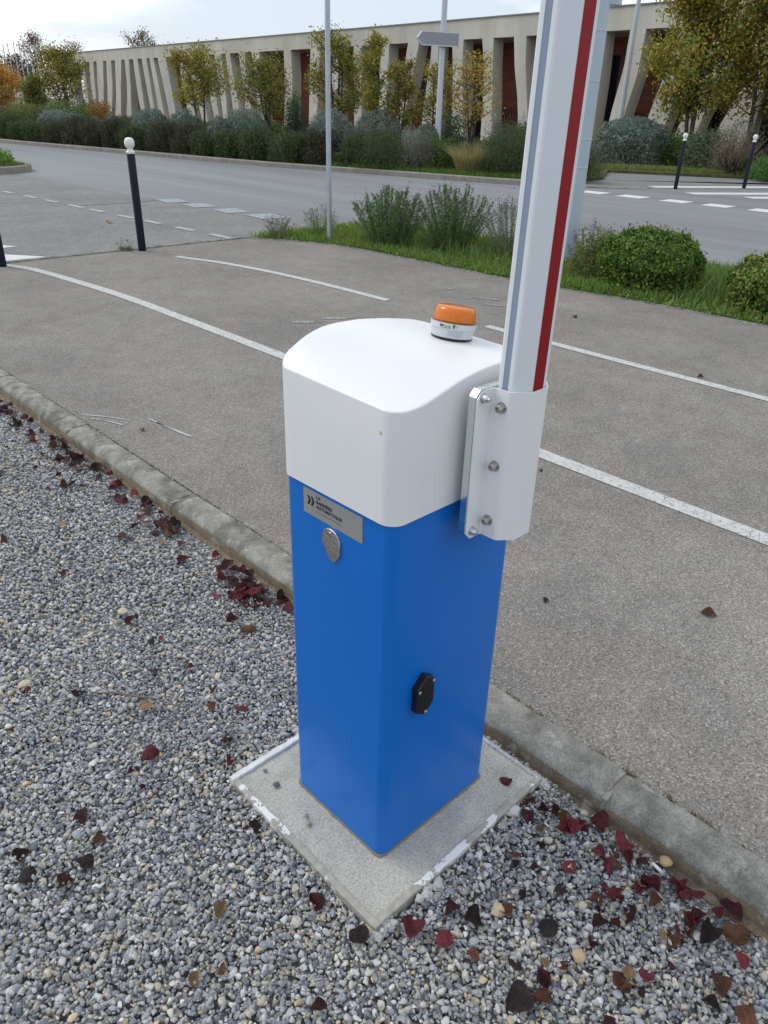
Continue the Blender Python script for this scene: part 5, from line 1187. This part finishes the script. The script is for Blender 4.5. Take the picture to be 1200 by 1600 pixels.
# right of the sign pole
shrub('rosemary_bush', 15.55, 11.85, ZB, 0.72, 0.85, 1.05, ROSE, 'dark rosemary bush nearest the kerb right of the sign pole', 6500, 0.05, 8, 410, up=1.3, aspect=0.28, spikes=0.12)
shrub('rosemary_bush', 16.5, 12.3, ZB, 0.95, 0.95, 1.25, [(0.06, 0.09, 0.035), (0.085, 0.12, 0.045), (0.04, 0.06, 0.025)], 'tall lighter green rosemary bush left of the boom', 7500, 0.05, 9, 411, up=1.3, aspect=0.28, spikes=0.16)
shrub('rosemary_bush', 16.3, 11.15, ZB, 0.70, 0.70, 1.0, ROSE, 'rosemary bush partly hidden behind the white boom', 4800, 0.05, 8, 412, up=1.3, aspect=0.28, spikes=0.12)
shrub('rosemary_bush', 17.0, 10.50, ZB - 0.03, 0.62, 0.48, 0.66, ROSE, 'low rosemary bush spilling over the kerb end right of the mast', 5600, 0.045, 7, 413, up=0.9, aspect=0.28, spikes=0.08)
shrub('grey_shrub', 23.6, 13.1, 0.10, 1.45, 1.25, 1.48, SANT, 'big domed grey-green shrub right of the mast, behind the pavement', 15000, 0.085, 10, 420, up=0.3, aspect=0.35, dome=True)
shrub('low_green_shrub', 24.2, 11.6, 0.10, 0.8, 0.8, 0.95, GRN, 'mid green shrub between the big domed one and the left far bollard', 3600, 0.07, 7, 421)
shrub('low_green_shrub', 23.4, 10.55, 0.10, 0.75, 0.75, 1.15, [(0.09, 0.13, 0.06), (0.13, 0.17, 0.09), (0.07, 0.10, 0.05)], 'grey-green leafy shrub behind the left far bollard', 4200, 0.07, 7, 422)
tw = shrub('twiggy_shrub', 22.9, 9.35, 0.10, 1.15, 1.10, 1.45, [(0.12, 0.13, 0.08), (0.16, 0.14, 0.10), (0.09, 0.10, 0.06)], 'large half bare twiggy brown shrub between the two far bollards', 3000, 0.06, 9, 423, up=0.8, aspect=0.3)
b = BM(); rr = random.Random(9)
for k in range(150):
    t = rr.uniform(0, 6.28); q = rr.uniform(0.3, 1.0); x1 = math.cos(t) * q * 1.05; y1 = math.sin(t) * q * 1.0; hh = rr.uniform(0.7, 1.35) * (1.05 - 0.35 * q)
    b.tube([(x1 * 0.15, y1 * 0.15, 0), (x1 * 0.6 + rr.uniform(-.08, .08), y1 * 0.6 + rr.uniform(-.08, .08), hh * 0.55), (x1, y1, hh)], [0.016, 0.010, 0.004], 4)
b.build('bare_twigs', MT('red_brown_twig', 0.85, col=(0.17, 0.12, 0.085)).m, tw)
shrub('low_green_shrub', 22.2, 8.05, 0.10, 0.55, 0.55, 0.62, [(0.06, 0.14, 0.03), (0.09, 0.18, 0.04)], 'bright green low plant behind the right far bollard', 2600, 0.06, 7, 424)
shrub('low_green_shrub', 24.2, 7.9, 0.10, 0.9, 0.9, 1.05, ROSE, 'dark green shrub cut by the right edge beyond the pavement', 3600, 0.07, 7, 425)
shrub('low_green_shrub', 25.9, 12.9, 0.10, 0.9, 0.9, 1.05, GRN, 'green shrub filling the gap behind the big domed shrub', 3000, 0.08, 7, 426)
shrub('low_green_shrub', 20.6, 14.6, 0.13, 0.9, 0.9, 1.15, [(0.08, 0.12, 0.04), (0.12, 0.15, 0.06)], 'light green shrub behind the boom, before the columns', 3600, 0.07, 7, 427)
n = 8000; rg = np.random.default_rng(41); tt = rg.random(n); a = np.array([20.7, 12.1]); c = np.array([22.9, 8.3]); q = a + (c - a) * tt[:, None]; q += np.stack([rg.random(n) * 1.3, rg.random(n) * 0.75], 1) + 0.05
q2 = np.array([18.1, 10.75]) + (np.array([20.6, 12.1]) - np.array([18.1, 10.75])) * rg.random((3000, 1)) + np.stack([rg.uniform(-1.2, -0.02, 3000), rg.uniform(0.0, 0.9, 3000)], 1) * [1, 1]; q = np.concatenate([q, q2]); n = len(q)
blades('far_lawn_edge', np.column_stack([q, np.full(n, 0.13)]), 0.04, 0.14, 0.02, [(0.13, 0.20, 0.045), (0.18, 0.22, 0.06), (0.2, 0.18, 0.08)], 0.8, 'strip of short grass behind the far pavement', seed=42)
n = 16000; rg = np.random.default_rng(43)
q = np.stack([rg.uniform(15, 30, n), rg.uniform(14, 60, n)], 1)
blades('bed_ground_cover', np.column_stack([q, np.full(n, 0.13)]), 0.10, 0.45, 0.05, [(0.06, 0.085, 0.03), (0.09, 0.11, 0.04), (0.12, 0.10, 0.05), (0.04, 0.06, 0.025)], 0.8, 'rough low ground cover in the bed before the building', seed=44)
shrub('island_bush', 6.0, 19.35, 0.16, 0.42, 0.42, 0.36, [(0.12, 0.22, 0.03), (0.09, 0.17, 0.025), (0.16, 0.26, 0.05)], 'bright green small bush on the kerbed island at the left edge', 3000, 0.05, 6, 430)
n = 2500; rg = np.random.default_rng(45); blades('island_grass', np.column_stack([rg.uniform(5.4, 6.55, n), rg.uniform(18.7, 20.5, n), np.full(n, 0.16)]), 0.03, 0.10, 0.012, [(0.10, 0.15, 0.04), (0.15, 0.16, 0.06)], 0.8, 'thin grass on the kerbed island', seed=46)

# ------------------------------------------------------------------ the verge between path and road
from mathutils import geometry as _g
VP = [(p.x, p.y) for p in vfront]; VB = vback
def inside(px, py):
    # front edge x at this y / back edge x at this y
    fy = [p[1] for p in VP][::-1]; fx = [p[0] for p in VP][::-1]; by_ = [p[1] for p in VB]; bx_ = [p[0] for p in VB]
    return (px > np.interp(py, fy, fx) + 0.0) & (px < np.interp(py, by_, bx_) - 0.03) & (py < 7.83)
rg = np.random.default_rng(51); n = 90000; q = np.stack([rg.uniform(5.0, 8.6, n), rg.uniform(-0.6, 7.9, n)], 1); q = q[inside(q[:, 0], q[:, 1])]
den = np.sin(q[:, 0] * 5 + q[:, 1] * 3) * 0.5 + np.sin(q[:, 1] * 7 - q[:, 0] * 4) * 0.4 + 0.9; q = q[rg.random(len(q)) < np.clip(den, 0.25, 1)]
blades('verge_grass', np.column_stack([q, np.full(len(q), 0.058)]), 0.03, 0.11, 0.010, [(0.12, 0.22, 0.03), (0.15, 0.26, 0.035), (0.07, 0.15, 0.025), (0.17, 0.24, 0.05), (0.20, 0.19, 0.08)], 1.1, 'bright green grass of the verge between path and road', seed=52)
n = 3600; q = np.stack([rg.uniform(6.2, 8.3, n), rg.uniform(0.6, 2.6, n)], 1); q = np.concatenate([q, np.stack([rg.uniform(6.0, 7.4, n // 2), rg.uniform(4.3, 6.7, n // 2)], 1)]); q = q[inside(q[:, 0], q[:, 1])]
blades('tall_verge_grass', np.column_stack([q, np.full(len(q), 0.058)]), 0.12, 0.26, 0.009, [(0.09, 0.18, 0.035), (0.13, 0.21, 0.05), (0.17, 0.20, 0.07)], 0.9, 'longer grass around the verge bushes', seed=53)
rg = np.random.default_rng(54); n = 5200; ty = rg.uniform(-0.5, 7.4, n); fy = [p[1] for p in VP][::-1]; fx = [p[0] for p in VP][::-1]
q = np.column_stack([np.interp(ty, fy, fx) + rg.random(n) ** 2 * 0.5, ty, np.full(n, 0.06)]); V, F, C_ = leaf_cloud(q + np.array([0, 0, 0.03]) * rg.random((n, 1)), np.tile([0, 0, 1.0], (n, 1)), 0.035, [(0.10, 0.20, 0.04), (0.07, 0.15, 0.03), (0.15, 0.22, 0.06)], rg, 0.6)
o = link('verge_clover', np_mesh('verge_clover', V, F, LEAFM, C_), None); o['kind'] = 'stuff'; o['label'] = 'small broad-leaved weeds along the edge of the path'; o['category'] = 'weeds'
VIV = [(0.055, 0.11, 0.018), (0.085, 0.15, 0.022), (0.035, 0.07, 0.015), (0.16, 0.21, 0.035)]
shrub('round_bush', 6.48, 2.92, 0.05, 0.50, 0.56, 0.60, VIV, 'round dense bright green bush on the verge right of the mast', 17000, 0.036, 14, 500, up=0.1, aspect=0.6, dome=True, spikes=0.07)
shrub('round_bush', 6.62, 3.50, 0.05, 0.36, 0.34, 0.46, [(0.07, 0.12, 0.03), (0.11, 0.15, 0.04), (0.14, 0.11, 0.05)], 'looser olive bush growing into the left side of the round bush', 4500, 0.030, 9, 501, up=0.6, aspect=0.45, spikes=0.08)
shrub('round_bush', 6.48, 1.66, 0.05, 0.44, 0.44, 0.54, VIV + [(0.22, 0.22, 0.05)], 'bright green bush cut by the right edge on the verge', 12000, 0.036, 12, 502, up=0.1, aspect=0.6, dome=True, spikes=0.07)
def weed(x, y, r, h, ns, cols, label, seed, heads=0.3, leaf=0.028, lpl=60):
    rg = np.random.default_rng(seed); e = empty('tall_weed', (x, y, 0.05), label, 'weed'); b = BM(); P = []; H = []
    for k in range(ns):
        t = rg.uniform(0, 6.28); q = rg.uniform(0.1, 1.0) ** 0.7 * r; hh = h * rg.uniform(0.55, 1.0) * (1.05 - 0.3 * (q / r) ** 2); x0, y0 = 0.45 * q * math.cos(t), 0.45 * q * math.sin(t); x1, y1 = q * math.cos(t), q * math.sin(t)
        pts = [Vector((x0 + (x1 - x0) * u ** 1.3, y0 + (y1 - y0) * u ** 1.3, hh * u)) for u in (0, 0.3, 0.6, 0.85, 1)]
        b.tube(pts, [0.0032, 0.0028, 0.0022, 0.0016, 0.0008], 4)
        m = int(2.1 * lpl * hh / h); u = rg.uniform(0.08, 0.97, m); i0 = np.minimum((u * 4).astype(int), 3); A = np.array([p[:] for p in pts]); c_ = A[i0] + (A[i0 + 1] - A[i0]) * (u * 4 - i0)[:, None]; P.append(c_ + rg.normal(0, 0.018, (m, 3)) * (1.3 - u)[:, None])
        if rg.random() < heads * 2:
            m = 7; H.append(np.array(pts[-1][:]) + rg.normal(0, 0.022, (m, 3)) * [1, 1, 1.6])
            az = rg.uniform(0, 6.28); p2 = pts[3] + Vector((math.cos(az) * 0.06, math.sin(az) * 0.06, 0.07)); b.tube([pts[3], p2], [0.0014, 0.0008], 3); H.append(np.array(p2[:]) + rg.normal(0, 0.014, (4, 3)))
    b.build('stems', MT('weed_stem', 0.8, col=(0.10, 0.12, 0.06)).m if 'weed_stem' not in bpy.data.materials else bpy.data.materials['weed_stem'], e)
    P = np.concatenate(P); V, F, C_ = leaf_cloud(P, rg.normal(size=P.shape), leaf, cols, rg, 0.28, 0.5)
    if H:
        P = np.concatenate(H); V2, F2, C2 = leaf_cloud(P, rg.normal(size=P.shape), 0.017, [(0.12, 0.085, 0.095), (0.17, 0.145, 0.13), (0.08, 0.065, 0.065)], rg, 0.8); F = np.concatenate([F, F2 + len(V)]); V = np.concatenate([V, V2]); C_ = np.concatenate([C_, C2])
    link('foliage', np_mesh('foliage', V, F, LEAFM, C_), None, e)
    return e
WG = [(0.07, 0.14, 0.035), (0.10, 0.18, 0.05), (0.055, 0.10, 0.03)]
weed(6.12, 6.28, 0.50, 0.72, 125, [(0.09, 0.16, 0.05), (0.12, 0.19, 0.07), (0.07, 0.12, 0.04)], 'bushy green tall weed just right of the slim steel post', 61, 0.3, 0.03, 85)
weed(6.40, 5.50, 0.52, 0.80, 125, WG, 'tallest grey-green weed clump in the middle of the verge', 62, 0.4, 0.028, 80)
weed(6.62, 4.72, 0.50, 0.78, 95, [(0.13, 0.17, 0.11), (0.10, 0.13, 0.08), (0.18, 0.21, 0.15)], 'open pale weed with purple-brown seed heads left of the boom', 63, 0.9, 0.024, 55)
weed(5.85, 7.35, 0.30, 0.42, 34, [(0.12, 0.19, 0.06), (0.16, 0.22, 0.08)], 'small weed with yellow flowers left of the slim steel post', 64, 0.3, 0.024, 34)
weed(5.35, 7.55, 0.22, 0.26, 26, [(0.10, 0.14, 0.05), (0.16, 0.15, 0.08)], 'low scruffy weed at the left tip of the verge', 65, 0.6, 0.022, 28)
weed(6.95, 3.92, 0.26, 0.52, 34, [(0.12, 0.14, 0.07), (0.16, 0.12, 0.08)], 'brownish weed stalks between mast and round bush', 66, 0.9, 0.022, 34)
weed(3.36, 7.84, 0.09, 0.05, 14, [(0.10, 0.12, 0.05), (0.15, 0.13, 0.07)], 'tiny weed growing in the joint left of the free-standing bollard', 67, 0.3, 0.02, 16)
for i, (x, y) in enumerate(((6.05, 4.5), (6.25, 4.0), (6.4, 3.85), (5.75, 6.8))):
    b = BM(); b.tube([(0, 0, 0), (0.01, 0, 0.10 + 0.02 * i)], 0.0015, 4); b.lathe([(0.002, 0), (0.012, 0.003), (0.013, 0.008), (0.004, 0.012), (0, 0.012)], 9, Matrix.Translation((0.01, 0, 0.10 + 0.02 * i)))
    tag(b.build('dandelion', MT('yellow_flower', 0.6, col=(0.65, 0.38, 0.03)).m if i == 0 else bpy.data.materials['yellow_flower'], None, (x, y, 0.06)), 'small yellow flower in the verge grass', 'flower', 'yellow flowers in the verge')
print('objects', len(bpy.data.objects))
